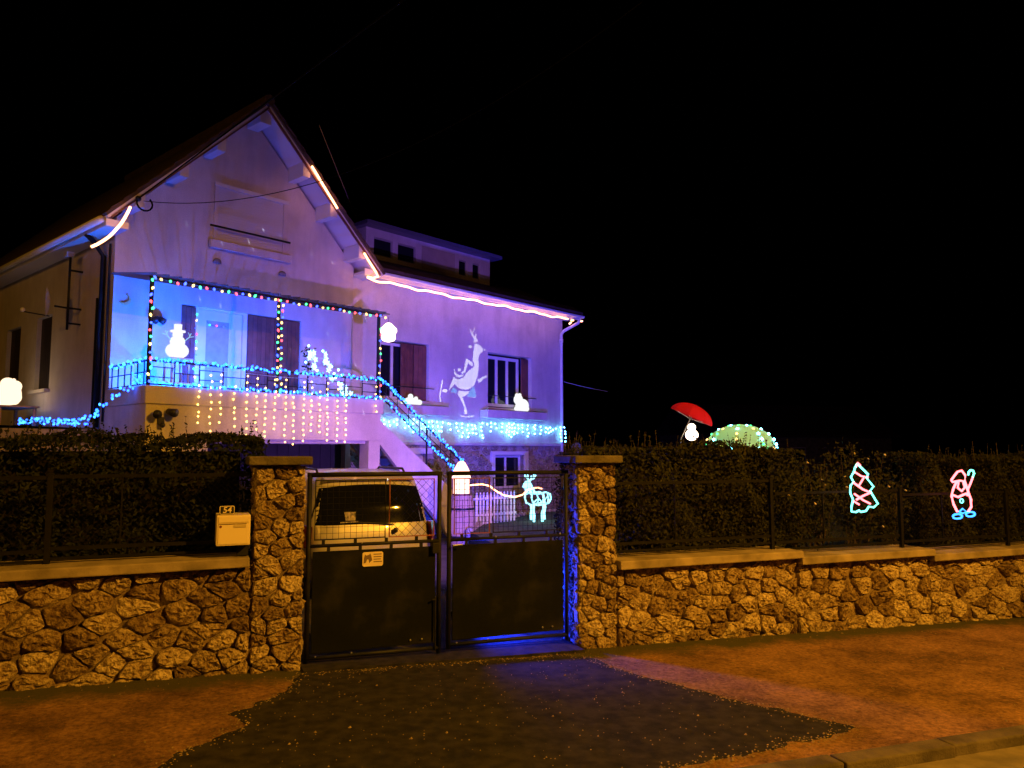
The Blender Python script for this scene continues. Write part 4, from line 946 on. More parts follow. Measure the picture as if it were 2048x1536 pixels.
# amber rope lights on the roof edges
def rope(label, f, path, m=E_ROPE, r=.022, wav=.0, seed=1, group=None):
    rnd = random.Random(seed); P = []; tot = sum((Vector(b) - Vector(a)).length for a, b in zip(path, path[1:]))
    for p in walk(path, min(.12, tot / 3.01)): P.append(p + Vector((0, 0, wav * math.sin(p.x * 5.1 + seed) + wav * .6 * math.sin(p.x * 11.3))))
    t = thing('rope_light', label, 'rope light', f, tuple(P[0]), group); part('tube', MB().tube(P, r, 7), m, t, smooth=True)
    part('end_cap', MB().tube([P[-1], P[-1] + (P[-1] - P[-2]).normalized() * .03], r * 1.15, 6), M_WCABLE, t); return t
rope('amber rope light high on the right slope of the gable', 'H', [(3.45, OV - .09, 7.66), (4.17, OV - .09, 6.86)], wav=.008, seed=2)
rope('amber rope light at the lower end of the gable slope and along the wing eave', 'H', [(4.80, OV - .09, 6.13), (5.20, OV - .09, 5.70), (5.12, -.56, 5.66), (5.0, -.46, 5.70), (5.25, -.44, 5.66), (7.6, -.44, 5.655), (10, -.44, 5.68), (12.35, -.44, 5.69)], wav=.017, seed=3)
ROPEL = [(-.07, -.74, 5.95), (-.13, -.76, 5.8), (-.21, -.78, 5.64), (-.34, -.82, 5.45), (-.46, -.88, 5.31), (-.58, -.86, 5.2), (-.64, -.7, 5.16)]
rope('short curved amber rope light at the left corner of the gable', 'H', ROPEL, seed=4)
for i, (a, b_) in enumerate((((12.42, -.44, 5.68), (12.52, -.44, 5.69)), ((12.6, -.3, 5.66), (12.66, -.2, 5.64)), ((12.86, -.44, 5.71), (12.95, -.44, 5.72)))):
    rope('short loose end of amber rope light at the wing corner gutter', 'H', [a, b_], seed=5 + i, group='rope light ends at the wing corner')

# ------------------------------------------------------------------ decorations on the balcony
sn = thing('snowman_light', 'white glowing snowman with top hat and twig arms on the balcony', 'snowman', 'H', (.66, -1.06, 3.45))
c = (.66, -1.06, 0)
part('body', MB().ball((.66, -1.06, 3.585), .185, 18, 10, .76).ball((.66, -1.06, 3.735), .122, 16, 10, .9).ball((.66, -1.06, 3.855), .083, 16, 10), E_PURE, sn, smooth=True)
part('hat', MB().lathe([(.02, 3.905), (.125, 3.9), (.12, 3.925), (.062, 3.935), (.066, 4.03), (.02, 4.035)], 18, (.66, -1.06, 0)), E_PURE, sn, smooth=True)
for s_ in (-1, 1):
    part('arm', MB().tube([(.66 + s_ * .11, -1.06, 3.75), (.66 + s_ * .19, -1.08, 3.83), (.66 + s_ * .22, -1.08, 3.9)], .008, 5).tube([(.66 + s_ * .19, -1.08, 3.83), (.66 + s_ * .27, -1.08, 3.85)], .006, 5).tube([(.66 + s_ * .2, -1.08, 3.85), (.66 + s_ * .17, -1.08, 3.91)], .006, 5), emit('arm_glow', (.5, .9, 1.0), .8), sn)
tb = thing('plant_stand', 'narrow white stand under the glowing snowman', 'stand', 'H', (.66, -1.06, FLOOR))
part('top', MB().box(.46, .86, -1.24, -.88, 3.42, 3.45), M_WHITE, tb, bevel=.004); part('shelf', MB().box(.36, 1.02, -1.3, -.82, 3.0, 3.03), M_WHITE, tb, bevel=.004)
for x in (.52, .8):
    for y in (-1.2, -.92): part('leg', MB().box(x - .015, x + .015, y - .015, y + .015, FLOOR, 3.42), M_WHITE, tb)
# comet of white stars
cm = thing('comet_light', 'ice white star comet decoration with a long sloping tail on the balcony', 'light decoration', 'H', (3.6, -1.2, 2.95))
rnd = random.Random(41)
star = []
for i in range(10):
    a = i * math.pi / 5 + .3; q = .055 if i % 2 == 0 else .024; star.append((q * math.cos(a), q * math.sin(a)))
sme = MB().prism(star, -.008, .008, FX).mesh('star'); sme.materials.append(emit('star_glow', (1.2, 2.6, 3.2), 1.0))
pts = [(3.16, 3.78), (3.27, 3.79), (3.15, 3.68), (3.29, 3.66), (3.22, 3.72), (3.24, 3.54), (3.27, 3.49), (3.53, 3.78), (3.55, 3.70), (3.58, 3.62), (3.60, 3.55), (3.62, 3.48), (3.52, 3.62), (3.70, 3.31), (3.64, 3.3), (3.9, 3.22), (3.86, 3.12), (4.02, 3.07), (3.93, 3.03), (4.12, 3.05), (3.98, 3.15)]
for x, z in pts: inst('star', sme, cm, (x, -1.2 + rnd.uniform(-.04, .04), z), (0, rnd.uniform(0, 6), rnd.uniform(-.4, .4)), (1.15, 1, 1.15))
for x, z in ((3.13, 3.91), (3.07, 3.59), (3.82, 3.5), (3.72, 3.42), (3.66, 3.55), (3.5, 3.66), (3.76, 3.34), (3.83, 3.25), (3.33, 3.45), (3.9, 3.4), (3.45, 3.84)): inst('bulb', bulb(E_CYAN, .019), cm, (x, -1.2, z))
part('frame', MB().tube([(3.22, -1.19, 3.85), (3.24, -1.19, 3.5), (3.3, -1.19, FLOOR)], .006, 5).tube([(3.45, -1.19, 3.86), (3.62, -1.19, 3.45), (4.1, -1.19, 3.0), (4.1, -1.19, FLOOR)], .006, 5).tube([(3.24, -1.19, 3.7), (3.53, -1.19, 3.7)], .006, 5), M_WCABLE, cm)
pt = thing('potted_plant', 'bare little potted twig behind the star comet', 'plant', 'H', (3.42, -.75, FLOOR))
part('pot', MB().lathe([(.1, 0), (.14, .26), (.15, .28), (.12, .28), (.02, .24)], 12, (3.42, -.75, FLOOR)), M_BROWN, pt, smooth=True)
mb = MB(); mb.tube([(3.42, -.75, FLOOR + .2), (3.41, -.75, 3.3), (3.44, -.75, 3.9)], [.014, .01, .004], 5)
for k in range(9):
    z = 3.0 + k * .1; a = rnd.uniform(0, 6); mb.tube([(3.42, -.75, z), (3.42 + .12 * math.cos(a), -.75 + .1 * math.sin(a), z + .1)], [.006, .002], 4)
part('twig', mb, M_TWIG, pt)
P = np.array([(3.42 + rnd.gauss(0, .06), -.75 + rnd.gauss(0, .06), rnd.uniform(3.4, 3.95)) for k in range(60)]); me = leaf_mesh('leaf', leaves(P, np.tile([0, -1, .3], (60, 1)), .035) - np.array(OFF[pt.name])); me.materials.append(M_LEAF)
o = bpy.data.objects.new('foliage', me); COL.objects.link(o); o.parent = pt; o['kind'] = 'stuff'
# bell lantern at the stair head
ln = thing('lantern_light', 'bright white bell lantern hung on the porch post at the stair head', 'lantern', 'H', (4.67, BAL - .1, 4.1))
part('bell', MB().lathe([(.02, .40), (.06, .385), (.11, .33), (.17, .27), (.175, .22), (.14, .17), (.15, .08), (.12, .03), (.02, .0)], 14, (4.69, BAL - .1, 4.1)), emit('pink_glow', (3.0, 2.2, 1.9)), ln, smooth=True)
part('hanger', MB().tube([(4.69, BAL - .1, 4.5), (4.69, BAL - .1, 4.62)], .005, 4), M_CABLE, ln)
# blue flood lamp on the balcony floor and twin spots
def flood(label, f, loc, aim, power, color, size, blend, w=.16, radius=.05, post=None):
    t = thing('flood_light', label, 'flood light', f, loc); L = Vector(loc); d = (Vector(aim) - L).normalized()
    sd = d.cross(Vector((0, 0, 1))).normalized(); up = sd.cross(d)
    c = L + Vector((0, 0, .14))
    def bx(w_, h_, a, b): return MB().hexa([tuple(c + sd * x * w_ + up * y * h_ + d * z) for y in (-1, 1) for x, z in ((-1, a), (1, a), (1, b), (-1, b))])
    part('housing', bx(w / 2, w * .4, -.06, 0), M_BLACK, t, bevel=.006)
    part('lens', bx(w / 2 - .012, w * .4 - .012, .0005, .004), emit('lens_' + label[:12], color, 4), t)
    part('bracket', MB().tube([c - sd * (w / 2 + .01), c - sd * (w / 2 + .01) - Vector((0, 0, .13)), c + sd * (w / 2 + .01) - Vector((0, 0, .13)), c + sd * (w / 2 + .01)], .008, 5), M_IRON, t)
    lamp('beam', 'SPOT', t, tuple(c + d * .02), power, color, radius, tuple(c + d * 3), size, blend); return t
flood('small blue flood lamp in the corner of the balcony floor', 'H', (.16, -1.36, FLOOR), (.6, 0, 3.9), 480, (.0, .14, 1.0), 165, .5)
flood('small blue flood lamp on the balcony floor before the door', 'H', (1.45, -1.40, FLOOR), (1.5, 0, 3.9), 1600, (.0, .07, 1.0), 168, .5)
flood('blue flood lamp on the drive that shines at the foot of the right pillar', 'W', (1.85, 1.15, -.05), (2.62, .3, .3), 900, (.01, .03, 1.0), 120, .9, .2)
flood('blue flood lamp on the lawn edge that lights the conifer', 'W', (2.85, 1.7, -.05), (5.9, 6.2, 1.3), 6000, (.01, .03, 1.0), 76, .9, .2)
flood('blue flood lamp fixed behind the right gate pillar, aimed at the house', 'W', (3.34, 1.36, 1.58), (4.6, 11.9, 1.7), 2750, (.31, .125, 1.0), 102, 1.0, .2)
tsp = thing('spot_lamp', 'twin black security spot unlit on the balcony wall over the hedge', 'spot lamp', 'H', (.2, BAL - .02, 2.35))
part('base', MB().box(.15, .25, BAL - .05, BAL - .001, 2.32, 2.44), M_BLACK, tsp, bevel=.006)
for x, z in ((.12, 2.47), (.3, 2.5)): part('head', MB().tube([(x, BAL - .06, z + .03), (x + .05 * (1 if x > .2 else -1), BAL - .2, z - .0)], [.05, .07], 10), M_BLACK, tsp, smooth=True)
part('sensor', MB().ball((.2, BAL - .09, 2.31), .045, 10, 6), M_BLACK, tsp, smooth=True)
wlm = thing('wall_lamp', 'small unlit twin wall lamp on the blue porch wall', 'wall lamp', 'H', (.76, -.02, 4.24))
part('base', MB().box(.73, .79, -.05, -.001, 4.22, 4.33), M_WHITE, wlm, bevel=.004)
for s_ in (-1, 1): part('shade', MB().tube([(.76 + s_ * .02, -.06, 4.26), (.76 + s_ * .09, -.12, 4.2)], [.05, .062], 10), M_BLACK, wlm, smooth=True)
mn = thing('moon_ornament', 'crescent moon ornament on the blue porch wall', 'ornament', 'H', (.2, -.01, 4.52))
cres = [(.2 + .1 * math.cos(a), 4.52 + .1 * math.sin(a)) for a in np.linspace(R(-150), R(80), 14)] + [(.17 + .085 * math.cos(a), 4.55 + .085 * math.sin(a)) for a in np.linspace(R(62), R(-132), 12)]
part('crescent', MB().prism(cres, -.03, -.002, FX), mat('moon_yellow', (.5, .42, .15), rough=.6), mn)
# ------------------------------------------------------------------ glowing figures on the window boxes, terrace and yard
def blobs(name, label, cat, f, loc, bl, m, group=None):
    t = thing(name, label, cat, f, loc, group); mb = MB()
    for x, y, z, r, sz_ in bl: mb.ball((x, y, z), r, 12, 8, sz_)
    part('body', mb, m, t, smooth=True); return t
blobs('sleigh_light', 'low glowing white group of figures in the window box beside the stairs', 'light figure', 'H', (6.7, -.06, 2.98), [(6.62, -.06, 3.06, .1, 1), (6.68, -.06, 3.18, .065, 1), (6.8, -.06, 3.07, .1, .9), (6.93, -.06, 3.05, .09, .8), (6.48, -.06, 3.03, .08, .6), (6.85, -.06, 3.14, .05, 1)], E_PURE)
blobs('bear_light', 'glowing white seated bear figure in the window box under the white window', 'light figure', 'H', (10.6, -.06, 2.98), [(10.68, -.06, 3.14, .19, 1.0), (10.52, -.06, 3.3, .13, 1.1), (10.46, -.06, 3.42, .05, 1), (10.58, -.06, 3.43, .05, 1), (10.45, -.1, 3.05, .1, .8), (10.8, -.06, 3.06, .12, .8)], E_PURE)
blobs('lamb_light', 'glowing white lying lamb figure on the wooden table of the terrace', 'light figure', 'H', (-.6, 3.2, 2.76), [(-.6, 3.5, 2.95, .2, .95), (-.6, 3.25, 3.0, .23, .98), (-.6, 3.3, 3.2, .13, .9), (-.6, 3.05, 2.93, .18, .85), (-.6, 2.86, 3.12, .12, .95), (-.62, 2.74, 3.06, .075, .9), (-.6, 2.95, 3.22, .04, 1.5), (-.6, 2.85, 2.83, .08, .7)], E_WGLOW)
tt = thing('wooden_table', 'small wooden table on the terrace under the glowing lamb', 'table', 'H', (-.6, 3.2, 2.28))
mw = mat('pale_wood', (.4, .26, .13), (.5, .34, .18), rough=.7, scale=7)
for i in range(5): part('top_board', MB().box(-.95 + i * .142, -.95 + i * .142 + .136, 2.6, 3.9, 2.72, 2.75), mw, tt)
for x in (-.9, -.32):
    for y in (2.68, 3.8): part('leg', MB().box(x, x + .05, y, y + .05, 2.27, 2.72), mw, tt)
part('brace', MB().bar((-.9, 2.7, 2.32), (-.9, 3.6, 2.7), .05), mw, tt)
hut = thing('lantern_house', 'small glowing pink white bell-roofed hut on the barrel at the stair foot', 'light decoration', 'H', (5.86, -2.6, 1.03))
mp = emit('hut_glow', (3.2, 1.5, 1.1), 1.2)
part('roof', MB().lathe([(.02, 1.70), (.07, 1.68), (.13, 1.58), (.19, 1.46), (.2, 1.44), (.02, 1.44)], 12, (5.86, -2.6, 0)), mp, hut, smooth=True)
part('eave', MB().lathe([(.02, 1.415), (.18, 1.415), (.2, 1.36), (.02, 1.36)], 12, (5.86, -2.6, 0)), mp, hut)
part('body', MB().lathe([(.02, 1.335), (.165, 1.335), (.165, 1.05), (.02, 1.05)], 12, (5.86, -2.6, 0)), mp, hut)
part('base', MB().lathe([(.02, 1.05), (.19, 1.05), (.19, 1.02), (.02, 1.02)], 12, (5.86, -2.6, 0)), M_BROWN, hut)
for k in range(6):
    a = k * math.pi / 3 + .2; part('lattice', MB().tube([(5.86 + .17 * math.cos(a), -2.6 + .17 * math.sin(a), 1.05), (5.86 + .17 * math.cos(a), -2.6 + .17 * math.sin(a), 1.42), (5.86 + .1 * math.cos(a), -2.6 + .1 * math.sin(a), 1.66)], .008, 4), M_BROWN, hut)
br = thing('barrel', 'wooden barrel carrying the glowing hut at the stair foot', 'barrel', 'H', (5.86, -2.6, 0))
for k in range(14):
    a0, a1 = 2 * math.pi * k / 14 + .02, 2 * math.pi * (k + 1) / 14 - .02; vs = []
    for z, r_ in ((0.0, .22), (.3, .28), (.6, .29), (.95, .23)):
        for a in (a0, a1): vs += [(5.86 + r_ * math.cos(a), -2.6 + r_ * math.sin(a), z)]
    part('stave', MB().add(vs, [(2 * j, 2 * j + 1, 2 * j + 3, 2 * j + 2) for j in range(3)]), mw, br)
part('lid', MB().lathe([(.01, .94), (.22, .94), (.22, 1.015), (.01, 1.015)], 14, (5.86, -2.6, 0)), mw, br)
for z, r_ in ((.2, .272), (.75, .275)): part('hoop', MB().lathe([(r_, z - .02), (r_ + .006, z - .02), (r_, z + .02), (r_ - .01, z + .02)], 16, (5.86, -2.6, 0)), M_IRON, br)
rp = rope('amber rope light slung from the glowing hut to the lit reindeer', 'H', [(6.05, -2.65, 1.21), (6.4, -2.66, 1.22), (6.63, -2.66, 1.18), (6.79, -2.66, 1.08), (7.09, -2.66, .96), (7.44, -2.66, .91), (7.69, -2.66, .95), (7.9, -2.66, 1.07), (8.2, -2.66, 1.09), (8.45, -2.66, 1.04)], E_ROPE, .014, seed=9)
pk = thing('picket_fence', 'low white picket fence in the yard below the slung rope light', 'fence', 'H', (7.4, -2.2, .33))
pm = MB().prism([(0, 0), (.05, 0), (.05, .62), (.025, .68), (0, .62)], 0, .014, FX).mesh('picket'); pm.materials.append(M_WHITE)
for k in range(12): inst('picket', pm, pk, (6.7 + k * .11, -2.2, .34))
for z in (.5, .85): part('rail', MB().box(6.66, 8.02, -2.184, -2.16, z, z + .05), M_WHITE, pk)
# lit reindeer of ice-white rope
dz = .34; RY = -2.6
de = thing('reindeer_light', 'standing ice white rope light reindeer with antlers on the lawn', 'reindeer', 'H', (8.3, RY, dz))
def dt(nm, P, r=.016, m=E_ICE): return part(nm, MB().tube([(x, RY + y, z) for x, y, z in P], r, 6), m, de, smooth=True)
for y, P in ((-.1, ((8.02, .72), (8.0, .58), (8.03, .5), (8.02, dz))), (-.1, ((8.34, .74), (8.36, .62), (8.31, .5), (8.32, dz - .01))), (.1, ((8.17, .72), (8.18, .56), (8.16, .48), (8.17, dz + .02))), (.1, ((8.62, .78), (8.66, .62), (8.62, .5), (8.64, dz)))):
    dt('leg', [(x, y, z) for x, z in P], .028)
for y in (-.1, .1):
    dt('body_contour', [(7.96, y, .97), (8.2, y, .955), (8.45, y, .975), (8.6, y, .93), (8.63, y, .82), (8.55, y, .73), (8.34, y, .71), (8.15, y, .70), (8.0, y, .75), (7.95, y, .86), (7.96, y, .97)], .02)
    dt('neck_contour', [(7.98, y * .7, .95), (7.93, y * .5, 1.06), (7.9, y * .4, 1.14)], .03)
    dt('neck_contour', [(8.1, y * .7, .96), (8.03, y * .5, 1.08), (7.98, y * .4, 1.17)], .026)
dt('head', [(7.99, 0, 1.2), (7.9, 0, 1.19), (7.82, 0, 1.14), (7.78, 0, 1.11)], [.05, .06, .045, .03])
for x in (8.12, 8.3, 8.48): dt('rib', [(x, -.11, .95), (x + .02, -.13, .83), (x, -.11, .72)], .014)
dt('brace', [(8.0, -.12, .77), (8.16, -.12, .86), (8.3, -.12, .74), (8.46, -.12, .87), (8.58, -.12, .77)], .013)
for sx, L in ((-1, ((7.92, 1.24), (7.86, 1.31), (7.79, 1.34), (7.77, 1.4))), (-1, ((7.88, 1.3), (7.87, 1.38), (7.9, 1.45))), (1, ((7.98, 1.23), (8.08, 1.26), (8.2, 1.29), (8.27, 1.36))), (1, ((8.1, 1.27), (8.12, 1.35))), (1, ((8.19, 1.29), (8.2, 1.37), (8.24, 1.43)))):
    dt('antler', [(x, sx * .05, z) for x, z in L], .017)
dt('ear', [(7.99, .02, 1.21), (8.06, .04, 1.2)], .018)
# ------------------------------------------------------------------ neon motifs on the street fence
def motif(label, loc, tubes, name, cat):
    t = thing(name, label, cat, 'W', loc)
    for nm, P, m, r in tubes: part(nm, MB().tube([(x, y_, z) for x, z, y_ in [(p[0], p[1], -.02 if len(p) < 3 else p[2]) for p in P]], r, 6), m, t, smooth=True)
    return t
TO = [(6.51, 1.75), (6.68, 1.62), (6.65, 1.58), (6.76, 1.47), (6.7, 1.42), (6.82, 1.26), (6.75, 1.22), (6.67, 1.23), (6.62, 1.18), (6.54, 1.17), (6.51, 1.19), (6.46, 1.17), (6.39, 1.18), (6.39, 1.23), (6.42, 1.32), (6.38, 1.4), (6.39, 1.49), (6.44, 1.53), (6.4, 1.59), (6.45, 1.65), (6.47, 1.7), (6.51, 1.75)]
motif('lit fir tree outline in teal and red rope on the mesh fence', (6.58, -.02, 1.17), [('outline', TO, E_TEAL, .012),
    ('garland', [(6.45, 1.65, -.035), (6.55, 1.6, -.035), (6.66, 1.585, -.035)], E_PINK, .011), ('garland', [(6.59, 1.58, -.035), (6.51, 1.49, -.035)], E_PINK, .011),
    ('garland', [(6.42, 1.525, -.035), (6.57, 1.44, -.035), (6.69, 1.40, -.035)], E_PINK, .013), ('garland', [(6.69, 1.4, -.035), (6.56, 1.36, -.035), (6.46, 1.32, -.035)], E_PINK, .013),
    ('garland', [(6.43, 1.39, -.035), (6.57, 1.31, -.035), (6.68, 1.265, -.035)], E_PINK, .012), ('garland', [(6.42, 1.3, -.035), (6.5, 1.26, -.035)], E_PINK, .011),
    ('tip', [(6.475, 1.715, -.035), (6.505, 1.76, -.035), (6.54, 1.73, -.035)], E_PINK, .012)], 'fir_tree_motif', 'light motif')
def ell(cx, cz, rx, rz_, n=12): return [(cx + rx * math.cos(6.2832 * k / n), cz + rz_ * math.sin(6.2832 * k / n)) for k in range(n + 1)]
motif('lit red rope figure in a pointed hat with cane and blue feet', (8.3, -.02, 1.05), [
    ('hat', [(8.11, 1.53), (8.17, 1.585), (8.23, 1.635), (8.31, 1.65), (8.37, 1.59), (8.36, 1.51), (8.27, 1.52), (8.13, 1.505), (8.11, 1.53)], E_PINK, .014),
    ('side', [(8.2, 1.5), (8.14, 1.42), (8.1, 1.32), (8.13, 1.22), (8.19, 1.125)], E_PINK, .015), ('side', [(8.36, 1.5), (8.4, 1.4), (8.455, 1.27), (8.455, 1.18), (8.39, 1.12)], E_PINK, .015),
    ('beard', [(8.24, 1.5), (8.22, 1.43), (8.29, 1.385), (8.35, 1.43), (8.33, 1.5)], E_PINK, .014), ('arm', [(8.12, 1.34), (8.22, 1.31), (8.32, 1.34), (8.42, 1.36)], E_PINK, .015),
    ('button', ell(8.28, 1.26, .03, .025), E_TEAL, .008), ('cane', [(8.39, 1.32), (8.41, 1.41), (8.46, 1.48), (8.51, 1.56)], E_PINK, .013),
    ('cane_hook', [(8.51, 1.56), (8.54, 1.61), (8.525, 1.645), (8.48, 1.655), (8.44, 1.63), (8.425, 1.59)], E_TEAL, .013),
    ('foot', ell(8.19, 1.065, .085, .03), E_SKY, .013), ('foot', ell(8.43, 1.085, .085, .03), E_SKY, .013), ('belt', [(8.22, 1.12), (8.29, 1.16), (8.36, 1.12), (8.29, 1.1), (8.22, 1.12)], E_SKY, .010)], 'figure_motif', 'light motif')
# ------------------------------------------------------------------ umbrellas with lights beyond the hedge
def canopy(c, r, h, n, tilt, fn_scal=.0):
    Rm = Matrix.Rotation(tilt[0], 3, 'X') @ Matrix.Rotation(tilt[1], 3, 'Y'); vs = []; fs = []; m = 7
    for i in range(m + 1):
        f_ = i / m
        for k in range(n * 4):
            a = 2 * math.pi * k / (n * 4); sc = 1 - .13 * f_ * math.sin((k % 4) / 4 * math.pi)
            rr = r * math.sin(f_ * math.pi / 2 * .98) * sc; z = h * math.cos(f_ * math.pi / 2 * .98)
            vs.append(tuple(Vector(c) + Rm @ Vector((rr * math.cos(a), rr * math.sin(a), z))))
    q = n * 4
    for i in range(m):
        for k in range(q): fs.append((i * q + k, i * q + (k + 1) % q, (i + 1) * q + (k + 1) % q, (i + 1) * q + k))
    return MB().add(vs, fs), Rm
def fabric(name, c, tr=.6):
    m = bpy.data.materials.new(name); m.use_nodes = True; nt = m.node_tree; nt.nodes.remove(nt.nodes['Principled BSDF'])
    d = nt.nodes.new('ShaderNodeBsdfDiffuse'); t = nt.nodes.new('ShaderNodeBsdfTranslucent'); x = nt.nodes.new('ShaderNodeMixShader')
    d.inputs[0].default_value = (*c, 1); t.inputs[0].default_value = (*c, 1); x.inputs[0].default_value = tr
    nt.links.new(d.outputs[0], x.inputs[1]); nt.links.new(t.outputs[0], x.inputs[2]); nt.links.new(x.outputs[0], nt.nodes['Material Output'].inputs[0]); return m
um = thing('umbrella', 'tilted open red umbrella standing above the hedge', 'umbrella', 'W', (5.93, 2.5, .33))
tl = (R(16), R(20)); cc = (5.91, 2.5, 2.40)
mbc, Rm = canopy(cc, .33, .2, 8, tl); part('canopy', mbc, fabric('red_fabric', (.7, .02, .03), .5), um)
ax = Rm @ Vector((0, 0, 1)); top = Vector(cc) + ax * .19
part('shaft', MB().tube([tuple(top), tuple(Vector(cc) - ax * .35), (5.75, 2.5, .33)], .008, 6), M_GALV, um)
for k in range(8):
    a = 2 * math.pi * k / 8; part('rib', MB().tube([tuple(Vector(cc) + Rm @ Vector((.31 * math.cos(a), .31 * math.sin(a), .01))), tuple(Vector(cc) + Rm @ Vector((0, 0, -.02)))], .003, 4), M_GALV, um)
t = blobs('snowman_light', 'little bright snowman light hanging under the red umbrella', 'snowman', 'W', (5.85, 2.4, 2.06), [(5.85, 2.4, 2.14, .095, .9), (5.85, 2.4, 2.25, .06, 1.0)], emit('snow_glow', (5, 3.6, 2.6), 1.2))
part('hanger', MB().tube([(5.85, 2.4, 2.3), (5.87, 2.44, 2.42)], .003, 4), M_CABLE, t)
dm_ = thing('dome_umbrella', 'pale green domed umbrella strung with coloured bulbs above the hedge', 'umbrella', 'W', (6.4, 2.0, .33))
cc = (6.4, 2.0, 1.95); mbc, Rm = canopy(cc, .49, .34, 8, (0, 0)); part('canopy', mbc, fabric('pale_fabric', (.55, .75, .4), .7), dm_, smooth=True)
part('pole', MB().tube([(6.4, 2.0, .33), (6.4, 2.0, 2.3)], .012, 6), M_GALV, dm_)
lt = part('inner_lamp', MB().ball((6.4, 2.0, 2.0), .05, 12, 8), emit('dome_lamp', (5, 6, 2.2), 6.0), dm_, smooth=True)
rnd = random.Random(55)
for k in range(8):
    a = 2 * math.pi * k / 8
    rib = part('rib', MB().tube([(6.4 + .495 * math.sin(f_ * 1.54) * math.cos(a), 2.0 + .495 * math.sin(f_ * 1.54) * math.sin(a), 1.92 + .345 * math.cos(f_ * 1.54)) for f_ in np.linspace(0, 1, 9)], .004, 4), M_GALV, dm_)
    for f_ in (.2, .4, .58, .75, .88):
        inst('bulb', bulb(rnd.choice([E_GRN, E_YEL, E_CYAN, E_CYAN]), .019), dm_, (6.4 + .51 * math.sin(f_ * 1.54) * math.cos(a), 2.0 + .51 * math.sin(f_ * 1.54) * math.sin(a), 1.925 + .355 * math.cos(f_ * 1.54)))
for k in range(22):
    a = 2 * math.pi * k / 22; inst('bulb', bulb([E_YEL, E_CYAN, E_GRN][k % 3], .018), dm_, (6.4 + .51 * math.cos(a), 2.0 + .51 * math.sin(a), 1.945))
# ------------------------------------------------------------------ dark conifer lit blue beside the wing corner
cf = thing('conifer', 'dense dark conifer beside the right gate pillar, glowing blue from the flood lamp', 'conifer', 'W', (5.80, 6.0, .33))
off = np.array(OFF[cf.name]); n = 9000; q = rng.uniform(0, 1, n) ** .8; a = rng.uniform(0, 6.283, n); rr = (.33 * (1 - q) ** .6 + .03) * (1 - rng.exponential(.08, n)) * (1 + .12 * np.sin(a * 5 + q * 20))
P = np.stack([5.80 + rr * np.cos(a), 6.0 + rr * np.sin(a), .36 + q * 1.68], 1); N_ = np.stack([np.cos(a), np.sin(a), np.full(n, .4)], 1)
me = leaf_mesh('crown', leaves(P, N_, .028) - off); me.materials.append(leaf_mat('conifer_leaf', (.03, .05, .04), (.07, .1, .08), (.05, .07, .05))); o = bpy.data.objects.new('crown', me); COL.objects.link(o); o.parent = cf; o['kind'] = 'stuff'
part('trunk', MB().tube([(5.8, 6, .3), (5.8, 6, 1.9)], [.05, .01], 6), M_TWIG, cf)
# ------------------------------------------------------------------ skating reindeer slide projector (its picture falls on the wing wall)
PJ = Vector((1.11, -7.99, .55))           # lamp point in house frame
pj = thing('slide_projector', 'small garden projector behind the gate that throws the reindeer picture', 'projector', 'H', (1.11, -7.99, .05))
GC = Vector((8.58, WT, 3.85)); gdv = (GC - PJ).normalized(); gsd = gdv.cross(Vector((0, 0, 1))).normalized(); gup = gsd.cross(gdv); SD = .07
def crop2wall(x, y):
    """picture drawn on the wall: crop units to metres on the facade"""
    px, py = 860 + x / 7.314, 640 + y / 7.314
    a = (px - 1024) / 1538.; b = -(py - 768) / 1538.; cp, sp = math.cos(R(PITCH)), math.sin(R(PITCH))
    d = Vector((a, cp - b * sp, sp + b * cp)); Mi = fmat('H').inverted(); o = Mi @ Vector((0, 0, 1.9)); e = (Mi.to_3x3() @ d)
    t = (WT - o.y) / e.y; return o + e * t
def slide(p):
    d = p - PJ; k = SD / d.dot(gdv); q = d * k; return (q.dot(gsd), q.dot(gup))
def circ(cx, cy, rx, ry, n=14): return [(cx + rx * math.cos(6.2832 * k / n), cy + ry * math.sin(6.2832 * k / n)) for k in range(n)]
